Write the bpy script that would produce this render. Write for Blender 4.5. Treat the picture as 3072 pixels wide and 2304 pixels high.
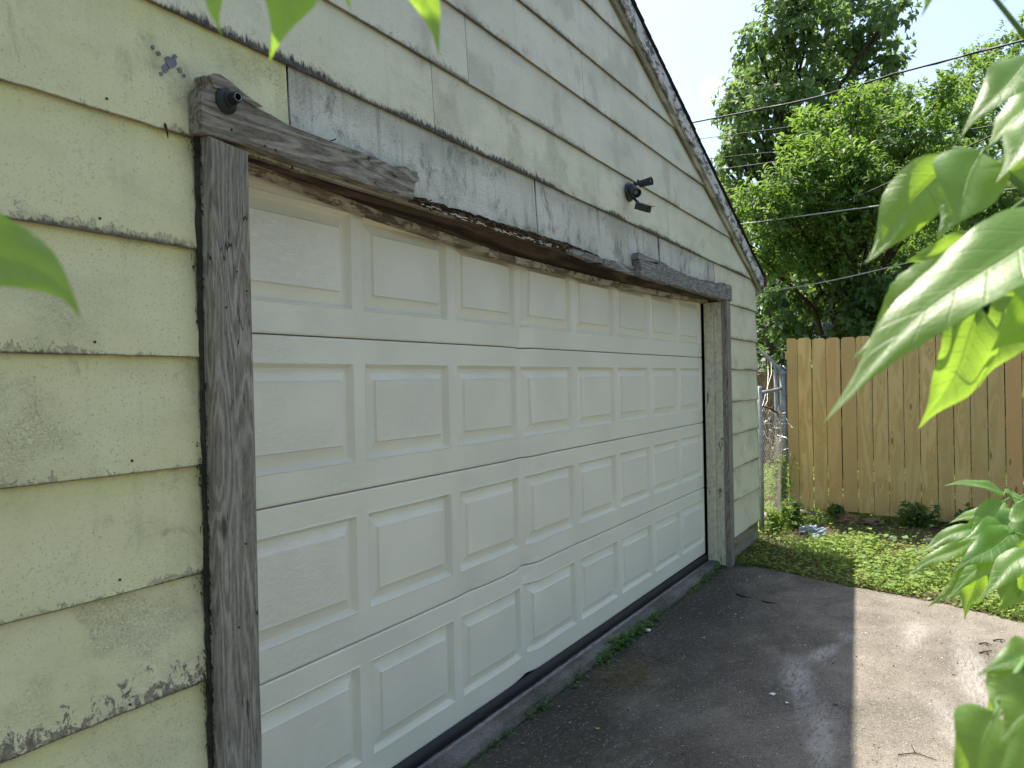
import bpy, bmesh, math, random
import numpy as np
from mathutils import Vector, noise as mnoise
for _o in list(bpy.data.objects): bpy.data.objects.remove(_o)
S = bpy.context.scene
COL = S.collection
# ------------------------------------------------------------------ camera
cam_d = bpy.data.cameras.new('camera'); cam = bpy.data.objects.new('camera', cam_d); COL.objects.link(cam); S.camera = cam
YAW, PIT, ROL = 1.0599, -.0067, -.0201
fw = Vector((math.sin(YAW)*math.cos(PIT), math.cos(YAW)*math.cos(PIT), math.sin(PIT)))
rt = Vector((math.cos(YAW), -math.sin(YAW), 0)); up = rt.cross(fw)
r2 = rt*math.cos(ROL)+up*math.sin(ROL); u2 = -rt*math.sin(ROL)+up*math.cos(ROL)
from mathutils import Matrix
CAM = Vector((-1.7288, -1.9395, 1.4557))
M = Matrix((r2, u2, -fw)).transposed().to_4x4(); M.translation = CAM
cam.matrix_world = M
cam_d.sensor_fit = 'HORIZONTAL'; cam_d.sensor_width = 36; cam_d.lens = 29.153
cam_d.clip_start = .02; cam_d.clip_end = 2000
cam_d.dof.use_dof = True; cam_d.dof.focus_distance = 3.6; cam_d.dof.aperture_fstop = 9.5
# ------------------------------------------------------------------ world and sun
SUN_TO = Vector((.33, .345, 1)).normalized()
W = bpy.data.worlds.new('World'); S.world = W; W.use_nodes = True
wt = W.node_tree; wt.nodes.clear()
wo = wt.nodes.new('ShaderNodeOutputWorld'); wb = wt.nodes.new('ShaderNodeBackground'); wb.inputs[1].default_value = .125
sky = wt.nodes.new('ShaderNodeTexSky'); sky.sky_type = 'NISHITA'; sky.sun_disc = False
sky.sun_elevation = math.asin(SUN_TO.z); sky.sun_rotation = math.atan2(SUN_TO.x, SUN_TO.y)
sky.air_density = 1.0; sky.dust_density = 2.5; sky.ozone_density = 2.0
# thin bright summer haze and one small cloud, all in world directions
tc = wt.nodes.new('ShaderNodeTexCoord'); 
nz = wt.nodes.new('ShaderNodeTexNoise'); nz.inputs['Scale'].default_value = 22; nz.inputs['Detail'].default_value = 6
wt.links.new(tc.outputs['Generated'], nz.inputs['Vector'])
vm = wt.nodes.new('ShaderNodeVectorMath'); vm.operation = 'DISTANCE'; vm.inputs[1].default_value = (0.9162, 0.2507, 0.3125)
wt.links.new(tc.outputs['Generated'], vm.inputs[0])
mr = wt.nodes.new('ShaderNodeMapRange'); mr.inputs[1].default_value = .0; mr.inputs[2].default_value = .045; mr.inputs[3].default_value = .30; mr.inputs[4].default_value = -.35
wt.links.new(vm.outputs['Value'], mr.inputs[0])
ad = wt.nodes.new('ShaderNodeMath'); ad.operation = 'ADD'; wt.links.new(nz.outputs['Fac'], ad.inputs[0]); wt.links.new(mr.outputs[0], ad.inputs[1])
cr = wt.nodes.new('ShaderNodeMapRange'); cr.inputs[1].default_value = .58; cr.inputs[2].default_value = .9; cr.inputs[4].default_value = .38
wt.links.new(ad.outputs[0], cr.inputs[0])
mx = wt.nodes.new('ShaderNodeMixRGB'); mx.inputs[2].default_value = (6.5, 6.8, 7.2, 1)
hz = wt.nodes.new('ShaderNodeMixRGB'); hz.inputs[0].default_value = .14; hz.inputs[2].default_value = (2.9, 3.35, 3.9, 1)   # summer haze whitens the blue
wt.links.new(sky.outputs[0], hz.inputs[1])
wt.links.new(cr.outputs[0], mx.inputs[0]); wt.links.new(hz.outputs[0], mx.inputs[1])
wt.links.new(mx.outputs[0], wb.inputs[0]); wt.links.new(wb.outputs[0], wo.inputs[0])
sl = bpy.data.lights.new('sun', 'SUN'); sl.energy = 4.6; sl.angle = math.radians(.55); sl.color = (1, .93, .82)
so = bpy.data.objects.new('sun', sl); COL.objects.link(so); so.rotation_euler = SUN_TO.to_track_quat('Z', 'Y').to_euler(); so.location = (4, 3, 12)
S.view_settings.view_transform = 'Standard'; S.view_settings.look = 'None'; S.view_settings.gamma = 1
S.view_settings.use_curve_mapping = False
S.view_settings.exposure = 1.2
S.render.engine = 'CYCLES'; S.cycles.max_bounces = 8; S.cycles.transmission_bounces = 4
S.render.resolution_x = 1024; S.render.resolution_y = 768
random.seed(7); RNG = np.random.RandomState(11)

# ------------------------------------------------------------------ helpers
def link(o, parent=None):
    COL.objects.link(o)
    if parent is not None: o.parent = parent
    return o
def root(name, label, cat, loc=(0, 0, 0), group=None):
    o = bpy.data.objects.new(name, None); o.location = loc; o.empty_display_size = .1
    o['label'] = label; o['category'] = cat
    if group: o['group'] = group
    return link(o)
def tag(o, label=None, cat=None, group=None, kind=None):
    if label: o['label'] = label
    if cat: o['category'] = cat
    if group: o['group'] = group
    if kind: o['kind'] = kind
    return o
def mk(name, v, f, mat, parent=None, uv=None, smooth=False):
    """one mesh object; v in world metres (made local to the parent's location)"""
    me = bpy.data.meshes.new(name)
    off = parent.location if parent is not None else None
    if parent is not None and parent.parent is not None: off = parent.parent.location
    v = [tuple(p) for p in v]
    if off is not None and off.length > 0: v = [(p[0]-off[0], p[1]-off[1], p[2]-off[2]) for p in v]
    me.from_pydata(v, [], f)
    if uv is not None:
        l = me.uv_layers.new(name='UVMap')
        vi = np.empty(len(me.loops), dtype=np.int32); me.loops.foreach_get('vertex_index', vi)
        l.data.foreach_set('uv', np.asarray(uv, dtype=np.float32)[vi].ravel())
    if smooth: me.polygons.foreach_set('use_smooth', [True]*len(me.polygons))
    me.materials.append(mat); me.update()
    return link(bpy.data.objects.new(name, me), parent)
def fast(name, v, f, mat, parent=None, smooth=False):
    """numpy triangles or quads to one mesh object"""
    v = np.asarray(v, dtype=np.float32); f = np.asarray(f, dtype=np.int32)
    if parent is not None: v = v-np.array(parent.location, dtype=np.float32)
    me = bpy.data.meshes.new(name); k = f.shape[1]
    me.vertices.add(len(v)); me.vertices.foreach_set('co', v.ravel())
    me.loops.add(f.size); me.loops.foreach_set('vertex_index', f.ravel())
    me.polygons.add(len(f)); me.polygons.foreach_set('loop_start', np.arange(0, f.size, k, dtype=np.int32))
    if smooth: me.polygons.foreach_set('use_smooth', np.ones(len(f), dtype=bool))
    me.update(calc_edges=True); me.materials.append(mat)
    return link(bpy.data.objects.new(name, me), parent)
def n3(x, y, z, s=1): return mnoise.noise(Vector((x*s, y*s, z*s)))
def box(name, x0, x1, y0, y1, z0, z1, mat, parent=None, bev=.003, uvax='x', seg=1, wob=0):
    """bevelled box, optionally cut along its long axis and made slightly uneven"""
    bm = bmesh.new(); bmesh.ops.create_cube(bm, size=1)
    for q in bm.verts: q.co = (x0+(q.co.x+.5)*(x1-x0), y0+(q.co.y+.5)*(y1-y0), z0+(q.co.z+.5)*(z1-z0))
    if seg > 1:
        ax = {'x': 0, 'y': 1, 'z': 2}[uvax]; lo = (x0, y0, z0)[ax]; hi = (x1, y1, z1)[ax]
        for i in range(1, seg):
            p = [0, 0, 0]; p[ax] = lo+(hi-lo)*i/seg; n = [0, 0, 0]; n[ax] = 1
            bmesh.ops.bisect_plane(bm, geom=bm.verts[:]+bm.edges[:]+bm.faces[:], plane_co=p, plane_no=n)
    if bev: bmesh.ops.bevel(bm, geom=[e for e in bm.edges if len(e.link_faces) == 2 and e.calc_face_angle(0) > .5], offset=bev, segments=1, affect='EDGES')
    if wob:
        for q in bm.verts: q.co += Vector((n3(*q.co, 3.1), n3(q.co.y, q.co.z, q.co.x+5, 3.3), n3(q.co.z, q.co.x+9, q.co.y, 3.7)))*wob
    off = Vector((0, 0, 0))
    if parent is not None: off = (parent.parent or parent).location
    for q in bm.verts: q.co -= off
    me = bpy.data.meshes.new(name); bm.to_mesh(me); bm.free(); me.materials.append(mat)
    return link(bpy.data.objects.new(name, me), parent)
def tube_geo(pts, rad, n=8, v=None, f=None, cap=True):
    v = [] if v is None else v; f = [] if f is None else f
    pts = [Vector(p) for p in pts]; m = len(pts)
    rad = [rad]*m if isinstance(rad, (int, float)) else rad
    ref = Vector((0, 0, 1)); b0 = len(v)
    for i, p in enumerate(pts):
        t = (pts[min(i+1, m-1)]-pts[max(i-1, 0)]).normalized()
        a = t.cross(ref)
        if a.length < .1: a = t.cross(Vector((1, 0, 0)))
        a.normalize(); b = t.cross(a)
        for k in range(n):
            w = 2*math.pi*k/n; v.append(p+(a*math.cos(w)+b*math.sin(w))*rad[i])
    for i in range(m-1):
        for k in range(n):
            f.append((b0+i*n+k, b0+i*n+(k+1) % n, b0+(i+1)*n+(k+1) % n, b0+(i+1)*n+k))
    if cap:
        f.append(tuple(b0+k for k in range(n))[::-1]); f.append(tuple(b0+(m-1)*n+k for k in range(n)))
    return v, f
def tube(name, pts, rad, mat, parent=None, n=8, smooth=True):
    v, f = tube_geo(pts, rad, n); return mk(name, v, f, mat, parent, smooth=smooth)
def prism(name, outline, y0, y1, mat, parent=None, jit=0, bev=0):
    """outline in (x, z), front face at y0 (towards the street), back at y1"""
    bm = bmesh.new(); vs = [bm.verts.new((x, y0+random.uniform(-jit, jit), z)) for x, z in outline]
    fc = bm.faces.new(vs); r = bmesh.ops.extrude_face_region(bm, geom=[fc])
    for q in [g for g in r['geom'] if isinstance(g, bmesh.types.BMVert)]: q.co.y = y1
    if bev: bmesh.ops.bevel(bm, geom=[e for e in bm.edges if abs(e.verts[0].co.y-y0) < jit+1e-4 and abs(e.verts[1].co.y-y0) < jit+1e-4], offset=bev, segments=2, affect='EDGES')
    bmesh.ops.triangulate(bm, faces=[q for q in bm.faces if len(q.verts) > 4])
    bmesh.ops.recalc_face_normals(bm, faces=bm.faces[:])
    off = (parent.parent or parent).location if parent is not None else Vector((0, 0, 0))
    for q in bm.verts: q.co -= off
    me = bpy.data.meshes.new(name); bm.to_mesh(me); bm.free(); me.materials.append(mat)
    return link(bpy.data.objects.new(name, me), parent)
def lerp(tab, x):
    for (a, p), (b, q) in zip(tab, tab[1:]):
        if x <= b: return p+(q-p)*max(0, (x-a))/(b-a)
    return tab[-1][1]

# ------------------------------------------------------------------ material kit
class G:
    def __init__(s, name):
        s.m = bpy.data.materials.new(name); s.m.use_nodes = True; s.t = s.m.node_tree; s.t.nodes.clear()
        s.out = s.t.nodes.new('ShaderNodeOutputMaterial')
    def n(s, k, **kw):
        q = s.t.nodes.new(k)
        for a, b in kw.items(): setattr(q, a, b)
        return q
    def set(s, sock, val):
        if val is None: return
        if hasattr(val, 'links') or isinstance(val, bpy.types.NodeSocket): s.t.links.new(val, sock)
        else: sock.default_value = val
    def co(s, k='Object'): return s.n('ShaderNodeTexCoord').outputs[k]
    def rnd(s): return s.n('ShaderNodeObjectInfo').outputs['Random']
    def isl(s): return s.n('ShaderNodeNewGeometry').outputs['Random Per Island']
    def map(s, v, scale=(1, 1, 1), loc=(0, 0, 0)):
        q = s.n('ShaderNodeMapping'); s.set(q.inputs[0], v); s.set(q.inputs['Scale'], scale); s.set(q.inputs['Location'], loc); return q.outputs[0]
    def shift(s, v, amt=17.):
        """shift the coordinates by the object's own random number"""
        a = s.n('ShaderNodeVectorMath', operation='SCALE'); s.set(a.inputs[0], s.vec3(s.rnd())); a.inputs['Scale'].default_value = amt
        b = s.n('ShaderNodeVectorMath', operation='ADD'); s.set(b.inputs[0], v); s.set(b.inputs[1], a.outputs[0]); return b.outputs[0]
    def vec3(s, x): 
        q = s.n('ShaderNodeCombineXYZ'); [s.set(q.inputs[i], x) for i in range(3)]; return q.outputs[0]
    def xyz(s, v): 
        q = s.n('ShaderNodeSeparateXYZ'); s.set(q.inputs[0], v); return q.outputs
    def noise(s, v, scale=5, det=4, rough=.55, dist=0, col=False):
        q = s.n('ShaderNodeTexNoise'); s.set(q.inputs['Vector'], v); q.inputs['Scale'].default_value = scale; q.inputs['Detail'].default_value = det
        q.inputs['Roughness'].default_value = rough; q.inputs['Distortion'].default_value = dist; return q.outputs['Color' if col else 'Fac']
    def voro(s, v, scale=5, out='Distance', feat='F1'):
        q = s.n('ShaderNodeTexVoronoi', feature=feat); s.set(q.inputs['Vector'], v); q.inputs['Scale'].default_value = scale; return q.outputs[out]
    def wave(s, v, scale=5, dist=5, det=2, ds=1, axis='X', prof='SIN'):
        q = s.n('ShaderNodeTexWave', bands_direction=axis, wave_profile=prof); s.set(q.inputs['Vector'], v); q.inputs['Scale'].default_value = scale
        q.inputs['Distortion'].default_value = dist; q.inputs['Detail'].default_value = det; q.inputs['Detail Scale'].default_value = ds; return q.outputs['Fac']
    def step(s, x, a, b, c=0, d=1):
        q = s.n('ShaderNodeMapRange', interpolation_type='SMOOTHSTEP'); s.set(q.inputs[0], x)
        q.inputs[1].default_value = a; q.inputs[2].default_value = b; q.inputs[3].default_value = c; q.inputs[4].default_value = d; return q.outputs[0]
    def ma(s, op, a, b=None, c=None):
        q = s.n('ShaderNodeMath', operation=op); s.set(q.inputs[0], a); s.set(q.inputs[1], b)
        if c is not None: s.set(q.inputs[2], c)
        return q.outputs[0]
    def mul(s, *a):
        r = a[0]
        for b in a[1:]: r = s.ma('MULTIPLY', r, b)
        return r
    def mix(s, fac, a, b, mode='MIX'):
        q = s.n('ShaderNodeMixRGB', blend_type=mode); s.set(q.inputs[0], fac)
        for i, c in ((1, a), (2, b)): s.set(q.inputs[i], c if not isinstance(c, tuple) else (c+(1,))[:4])
        return q.outputs[0]
    def bump(s, h, dist=.002, st=1., nrm=None):
        q = s.n('ShaderNodeBump'); s.set(q.inputs['Height'], h); q.inputs['Distance'].default_value = dist; q.inputs['Strength'].default_value = st
        if nrm is not None: s.set(q.inputs['Normal'], nrm)
        return q.outputs[0]
    def pbr(s, col, rough=.8, nrm=None, spec=.3, metal=0):
        q = s.n('ShaderNodeBsdfPrincipled'); s.set(q.inputs['Base Color'], col+(1,) if isinstance(col, tuple) else col)
        s.set(q.inputs['Roughness'], rough); q.inputs['Specular IOR Level'].default_value = spec; q.inputs['Metallic'].default_value = metal
        if nrm is not None: s.set(q.inputs['Normal'], nrm)
        return q.outputs[0]
    def done(s, sh): s.t.links.new(sh, s.out.inputs[0]); return s.m

def siding(name, c1, c2, clean, mould, mold_amt=.5, grime=.6, peel=.3, peelw=.11, mt=.56, stk=.10, wmin=.25, gw=.034, pk=4.5):
    """painted hardboard lap siding. UV = (metres along, metres above the board's own lower edge)"""
    g = G(name); uv = g.shift(g.co('UV'), 9.); raw = g.xyz(g.co('UV')); v = raw[1]
    big = g.noise(uv, 2.2, 3, .6); col = g.mix(g.step(big, .3, .7), c1, c2)
    col = g.mix(g.mul(g.step(v, .19, .28), g.step(g.noise(uv, 6, 2), .3, .7, .4, .9)), col, clean)
    # streaks running down
    st = g.step(g.noise(g.map(uv, (14, 1.2, 1)), 1.6, 4, .6), .52, .75)
    col = g.mix(g.mul(st, stk), col, mould)
    # blotchy mildew and fine specks
    bl = g.step(g.noise(uv, 5, 5, .65, .4), .5, .75)
    sp = g.step(g.noise(g.map(uv, (1, 1.3, 1)), 95, 4, .75), .56, .66)
    sp2 = g.step(g.noise(uv, 170, 2, .7), .60, .68)
    col = g.mix(g.mul(sp, g.ma('ADD', g.mul(bl, .85), .18), mold_amt), col, mould)
    col = g.mix(g.mul(sp2, g.step(big, .35, .6, .25, .8), mold_amt), col, mould)
    md = g.step(g.noise(g.map(uv, (1, .8, 1)), 6, 9, .78, .8), mt, mt+.15)
    col = g.mix(g.mul(md, mold_amt, .62), col, mould)
    sm = g.step(g.noise(g.map(uv, (1, 1.6, 1)), 3.3, 4, .6), .45, .7); col = g.mix(g.mul(sm, .16), col, mould)
    # grime and peeling along the lower edge
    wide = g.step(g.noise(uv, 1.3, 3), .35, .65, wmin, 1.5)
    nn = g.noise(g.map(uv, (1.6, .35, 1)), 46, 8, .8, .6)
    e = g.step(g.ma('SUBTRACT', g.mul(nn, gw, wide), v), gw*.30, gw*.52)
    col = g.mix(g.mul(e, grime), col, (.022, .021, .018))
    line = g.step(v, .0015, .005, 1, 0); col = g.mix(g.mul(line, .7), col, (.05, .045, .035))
    halo = g.mul(g.step(v, .0, gw*1.2, 1, 0), g.step(g.noise(uv, 24, 7, .8), .50, .66), g.step(wide, .6, 1.3))
    col = g.mix(g.mul(halo, grime, .6), col, mould)
    pn = g.noise(g.map(uv, (1, .8, 1)), 30, 9, .84, .5); th = g.ma('ADD', g.mul(v, pk), g.mul(wide, -.11))
    e2 = g.step(g.ma('SUBTRACT', pn, th), .585, .600)
    col = g.mix(g.mul(e2, peel), col, g.mix(g.step(g.noise(uv, 60, 4, .7), .3, .7), (.07, .058, .04), (.30, .26, .19)))
    rim = g.mul(g.step(g.ma('SUBTRACT', pn, th), .545, .585), g.step(e2, .2, .8, 1, 0)); col = g.mix(g.mul(rim, peel, .5), col, (.70, .69, .58))
    # hairline crazing
    cr_ = g.voro(g.map(g.mix(.10, uv, g.noise(uv, 30, 2, col=True)), (1, 2.6, 1)), 75, 'Distance', 'DISTANCE_TO_EDGE')
    ck = g.mul(g.step(cr_, .0, .06, 1, 0), g.step(g.noise(uv, 3.1, 3), .54, .66))
    col = g.mix(g.mul(ck, .16), col, mould)
    h = g.ma('ADD', g.mul(g.noise(g.map(uv, (1, 3.5, 1)), 26, 6, .7, .5), .5), g.mul(g.noise(uv, 150, 2), .25))
    h = g.ma('SUBTRACT', h, g.mul(ck, .5)); h = g.ma('SUBTRACT', h, g.mul(e2, .6))
    return g.done(g.pbr(col, .62, g.bump(h, .0030, .85), .35))
def wood(name, cols, axis='x', rings=14, knots=True, rough=.85, grain=1., paint=None, paint_amt=.5, bumpd=.002, specks=0, vary=.25, lw=.35, swirl=.2, long=0, kr=2.2, ct=1.):
    """wood seen along its grain; cols = dark grain, mid, light"""
    g = G(name); c = g.shift(g.co('Object'), 23.)
    k = {'x': (1, 9, 9), 'y': (9, 1, 9), 'z': (9, 9, 1)}[axis]
    base = g.map(c, k)
    wv = g.noise(g.map(base, (.35, .35, .35)), 2.0, 3, .5, swirl)
    kd = None
    if knots:
        kv = g.voro(g.map(c, {'x': (2.1, 7, 7), 'y': (7, 2.1, 7), 'z': (7, 7, 2.1)}[axis]), 1.15); kd = g.step(kv, .05, .38, 1, 0)
    lines = g.ma('ADD', g.mul(wv, rings), g.mul(kd, kr) if knots else 0.)
    lines = g.ma('SINE', g.mul(lines, 6.28)); lines = g.step(lines, -.7, 1.)
    fine = g.noise(base, 16, 5, .7); fib = g.noise(base, 55, 3, .6)
    t = g.ma('ADD', g.mul(lines, lw), g.ma('ADD', g.mul(fine, .5+.4*(.35-lw)), g.mul(fib, .3+.6*(.35-lw))))
    if ct != 1: t = g.ma('ADD', g.mul(g.ma('SUBTRACT', t, .52), ct), .52)
    col = g.mix(g.step(t, .3, .62), cols[0], cols[1]); col = g.mix(g.step(t, .55, .9), col, cols[2])
    big = g.noise(c, 2.6, 3); col = g.mix(g.mul(g.step(big, .3, .7), .3), col, cols[0])
    col = g.mix(g.mul(g.rnd(), vary), col, tuple(x*.72 for x in cols[1])); rr = g.ma('FRACT', g.mul(g.rnd(), 7.31)); col = g.mix(g.mul(g.step(rr, .5, 1.), vary, .5), col, (cols[1][0], cols[1][1]*.72, cols[1][2]*.75))
    ckx = g.step(g.noise(g.map(base, (.5, .5, .5)), 9, 3, .7, .6), .66, .72)
    col = g.mix(g.mul(ckx, grain, .75), col, tuple(x*.22 for x in cols[0]))
    if knots:
        kk = g.step(kv, .06, .12, 1, 0); col = g.mix(g.mul(kk, .8), col, tuple(x*.45 for x in cols[0]))
    if long:     # long open drying cracks that follow the grain
        lc = g.step(g.noise(g.map(base, (.5, .5, .5) if axis != 'x' else (.5, .5, .5)), 6, 2, .5, .15), .485, .5); lc2 = g.step(g.noise(g.map(base, (.5, .5, .5)), 6, 2, .5, .15), .5, .515, 1, 0)
        lk = g.mul(lc, lc2, g.step(g.noise(c, 5, 2), .5, .6)); col = g.mix(g.mul(lk, long), col, (.015, .014, .012))
    if specks:
        col = g.mix(g.mul(g.step(g.noise(c, 60, 2), .66, .7), specks), col, (.04, .035, .03))
    h = g.ma('SUBTRACT', g.ma('ADD', g.mul(fine, .5), g.mul(lines, .22)), g.mul(ckx, .6))
    if paint:
        pm = g.step(g.noise(g.map(c, {'x': (1, 2.5, 2.5), 'y': (2.5, 1, 2.5), 'z': (2.5, 2.5, 1)}[axis]), 7, 8, .72, .5), paint_amt, paint_amt+.04, 1, 0)
        pc = g.mix(g.step(g.noise(c, 30, 3), .3, .8), paint, tuple(x*.7 for x in paint)); col = g.mix(pm, col, pc); h = g.ma('ADD', h, g.mul(pm, .5))
    return g.done(g.pbr(col, rough, g.bump(h, bumpd, .9), .2))
def plain(name, col, rough=.6, metal=0, spec=.4, var=.25, sc=20, bd=.0006):
    g = G(name); c = g.co('Object'); n = g.noise(c, sc, 4, .6); cc = g.mix(g.mul(g.step(n, .35, .7), var), col, tuple(x*.45 for x in col))
    return g.done(g.pbr(cc, rough, g.bump(n, bd, .6), spec, metal))
def leafmat(name, c1, c2, tr, gloss=.45, trans=.45, bright=None):
    g = G(name); r = g.isl(); c = g.mix(r, c1, c2)
    if bright: c = g.mix(g.step(r, .86, .95), c, bright)
    nz = g.noise(g.co('Object'), 1.1, 3); c = g.mix(g.mul(g.step(nz, .4, .7), .3), c, tuple(x*.7 for x in c1))
    a = g.pbr(c, gloss, None, .35); t = g.n('ShaderNodeBsdfTranslucent'); g.set(t.inputs[0], g.mix(r, tr, tuple(x*.75 for x in tr)))
    q = g.n('ShaderNodeMixShader'); q.inputs[0].default_value = trans; g.set(q.inputs[1], a); g.set(q.inputs[2], t.outputs[0]); return g.done(q.outputs[0])

SID_Y = siding('siding yellow', (.655, .64, .35), (.705, .69, .42), (.63, .615, .28), (.15, .16, .09), .66, .85, .4)  # left boards yellower: green bounce off the leaves put into the paint colour
SID_P = siding('siding yellow peeling', (.655, .64, .36), (.705, .69, .43), (.61, .585, .31), (.15, .15, .10), .5, .95, .9, .19, wmin=1.0, gw=.03, pk=1.9)
SID_G = siding('siding gable', (.62, .605, .45), (.68, .66, .51), (.55, .51, .40), (.22, .205, .165), .65, .6, .2)
SID_E = siding('siding gable mouldy edge', (.64, .63, .43), (.70, .69, .50), (.55, .53, .38), (.15, .14, .12), .6, 1.0, .3, wmin=.8, gw=.075)
SID_W = siding('siding weathered', (.51, .505, .405), (.62, .615, .50), (.43, .425, .32), (.045, .048, .046), 1.0, .9, .2, mt=.50, stk=.4)
SID_R = siding('siding cream', (.65, .63, .42), (.71, .69, .49), (.58, .55, .39), (.18, .175, .13), .45, .75, .3)
OLDWOOD = wood('weathered grey wood upright', ((.11, .10, .075), (.27, .25, .20), (.46, .44, .37)), 'z', 24, True, .9, 1, specks=.15, bumpd=.006, lw=.16, swirl=.05, long=1., ct=1.2, kr=1.)
OLDWOODX = wood('weathered grey wood lying', ((.095, .082, .060), (.235, .212, .168), (.41, .38, .32)), 'x', 15, True, .9, 1, specks=.15, bumpd=.006, lw=.17, long=.9, ct=1.3)
DRIFT = wood('bleached wavy wood', ((.10, .092, .08), (.25, .24, .215), (.42, .41, .38)), 'x', 15, True, .9, 1, specks=.5, bumpd=.006, lw=.26, swirl=.9, long=.6)
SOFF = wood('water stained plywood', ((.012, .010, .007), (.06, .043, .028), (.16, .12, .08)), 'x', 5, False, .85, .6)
STOPW = wood('peeling stop trim', ((.09, .075, .05), (.20, .17, .12), (.33, .29, .22)), 'x', 6, False, .8, .8, paint=(.45, .40, .30), paint_amt=.47)
JAMBP = wood('peeling painted jamb', ((.05, .045, .035), (.12, .11, .09), (.2, .18, .15)), 'z', 8, False, .75, .4, paint=(.62, .60, .44), paint_amt=.60, specks=.4)
RAKEP = wood('peeling rake paint', ((.06, .055, .05), (.18, .175, .16), (.30, .29, .27)), 'x', 8, False, .8, .6, paint=(.60, .595, .54), paint_amt=.50)
ROT = wood('rotten brown wood', ((.012, .008, .005), (.08, .048, .025), (.24, .16, .09)), 'x', 9, False, .95, 1, paint=(.6, .6, .55), paint_amt=.30, bumpd=.01)
FRIEZE = wood('faded frieze paint', ((.16, .155, .10), (.36, .345, .24), (.48, .46, .34)), 'x', 4, False, .7, .2)
SKIRT = wood('brown skirt board', ((.12, .10, .06), (.25, .21, .13), (.33, .29, .19)), 'x', 5, False, .85, .4)
PINE = wood('new pine picket', ((.50, .33, .11), (.76, .54, .22), (.86, .67, .33)), 'z', 6, True, .7, .12, bumpd=.001, vary=.9, lw=.2, kr=.9)
OLDFENCE = wood('old brown fence board', ((.14, .09, .05), (.30, .21, .12), (.40, .30, .18)), 'z', 7, True, .85, .5)
BLACKP = plain('black plastic', (.012, .016, .016), .55, 0, .5, .3)
BLACKR = plain('black rubber', (.012, .013, .014), .6, 0, .4, .4)
GREYP = plain('dusty black housing', (.03, .036, .045), .42, 0, .5, .3, 9)
CHROME = plain('bare metal ring', (.55, .55, .52), .3, 1, .5, .2)
RUST = plain('rusty nail', (.09, .04, .02), .9, 0, .2, .6, 200)
GALV = plain('galvanised steel', (.30, .34, .34), .5, .55, .5, .5, 14)
WIREM = plain('rusting wire', (.34, .31, .28), .6, .3, .4, .8, 9)
WIREL = plain('bright wire', (.50, .50, .47), .45, .5, .5, .5, 25)
CAPM = plain('pale corner cap', (.68, .70, .62), .5, 0, .4, .25, 12)
DARKIN = plain('dark sheathing', (.012, .011, .01), .9, 0, .1)
SHING = plain('asphalt shingle', (.055, .05, .045), .95, 0, .1, .6, 160, .002)
GUTM = plain('brown gutter paint', (.10, .05, .035), .5, 0, .4, .4, 14)
BARK = plain('bark', (.07, .055, .04), .95, 0, .1, .7, 18, .01)
CABLE = plain('black cable', (.02, .02, .022), .6, 0, .3)
CABLEL = plain('pale cable', (.42, .43, .43), .5, .2, .4)
TWIGM = plain('twig', (.06, .04, .028), .9, 0, .1, .5, 60)
PAPER = plain('white scrap', (.75, .76, .74), .6, 0, .3, .15)
BAGM = plain('crumpled grey plastic', (.30, .36, .42), .3, 0, .5, .8, 26)
STONE = plain('stone', (.20, .15, .11), .9, 0, .2, .6, 14, .006)
LEAF_T = leafmat('tall tree leaves', (.10, .18, .06), (.15, .245, .08), (.30, .46, .12), .6, .46, (.20, .31, .09))
LEAF_B = leafmat('bushy tree leaves', (.055, .125, .030), (.105, .205, .040), (.28, .46, .06), .55, .44, (.28, .38, .06))
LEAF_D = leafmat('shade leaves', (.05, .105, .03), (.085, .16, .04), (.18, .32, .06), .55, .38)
COVER = leafmat('ground cover leaves', (.10, .19, .030), (.22, .34, .05), (.46, .62, .07), .6, .35, (.28, .36, .08))
GRASSM = leafmat('grass blades', (.09, .17, .03), (.16, .25, .05), (.3, .45, .07), .6, .35, (.35, .33, .14))
WEEDM = leafmat('crack weeds', (.05, .13, .03), (.09, .20, .04), (.16, .34, .05), .5, .35, (.2, .24, .06))
STRAW = leafmat('dry clippings', (.13, .12, .06), (.26, .22, .12), (.3, .25, .1), .8, .15)

g = G('embossed steel door'); c = g.shift(g.co('Object'), 3.)
gr = g.noise(g.map(c, (1, 1, 5)), 24, 5, .62, 1.6); gl = g.ma('SINE', g.mul(gr, 46)); fine = g.noise(c, 260, 2)
patch = g.step(g.noise(c, 3.0, 3), .35, .65, .35, 1)
h = g.ma('ADD', g.mul(g.step(gl, -.4, 1), patch), g.mul(fine, .35))
dirt = g.noise(c, 2.1, 4, .6); z = g.xyz(g.co('Object'))[2]
col = g.mix(g.mul(g.step(dirt, .35, .75), .16), (.79, .77, .62), (.68, .655, .50))
col = g.mix(g.mul(g.step(g.noise(c, 160, 3, .7), .66, .74), .25), col, (.3, .28, .22))
col = g.mix(g.mul(g.step(z, .02, .14, 1, 0), g.step(g.noise(c, 46, 5, .7), .5, .62), .45), col, (.28, .27, .22))
DOOR = g.done(g.pbr(col, .33, g.bump(h, .0010, .55), .6))

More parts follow.
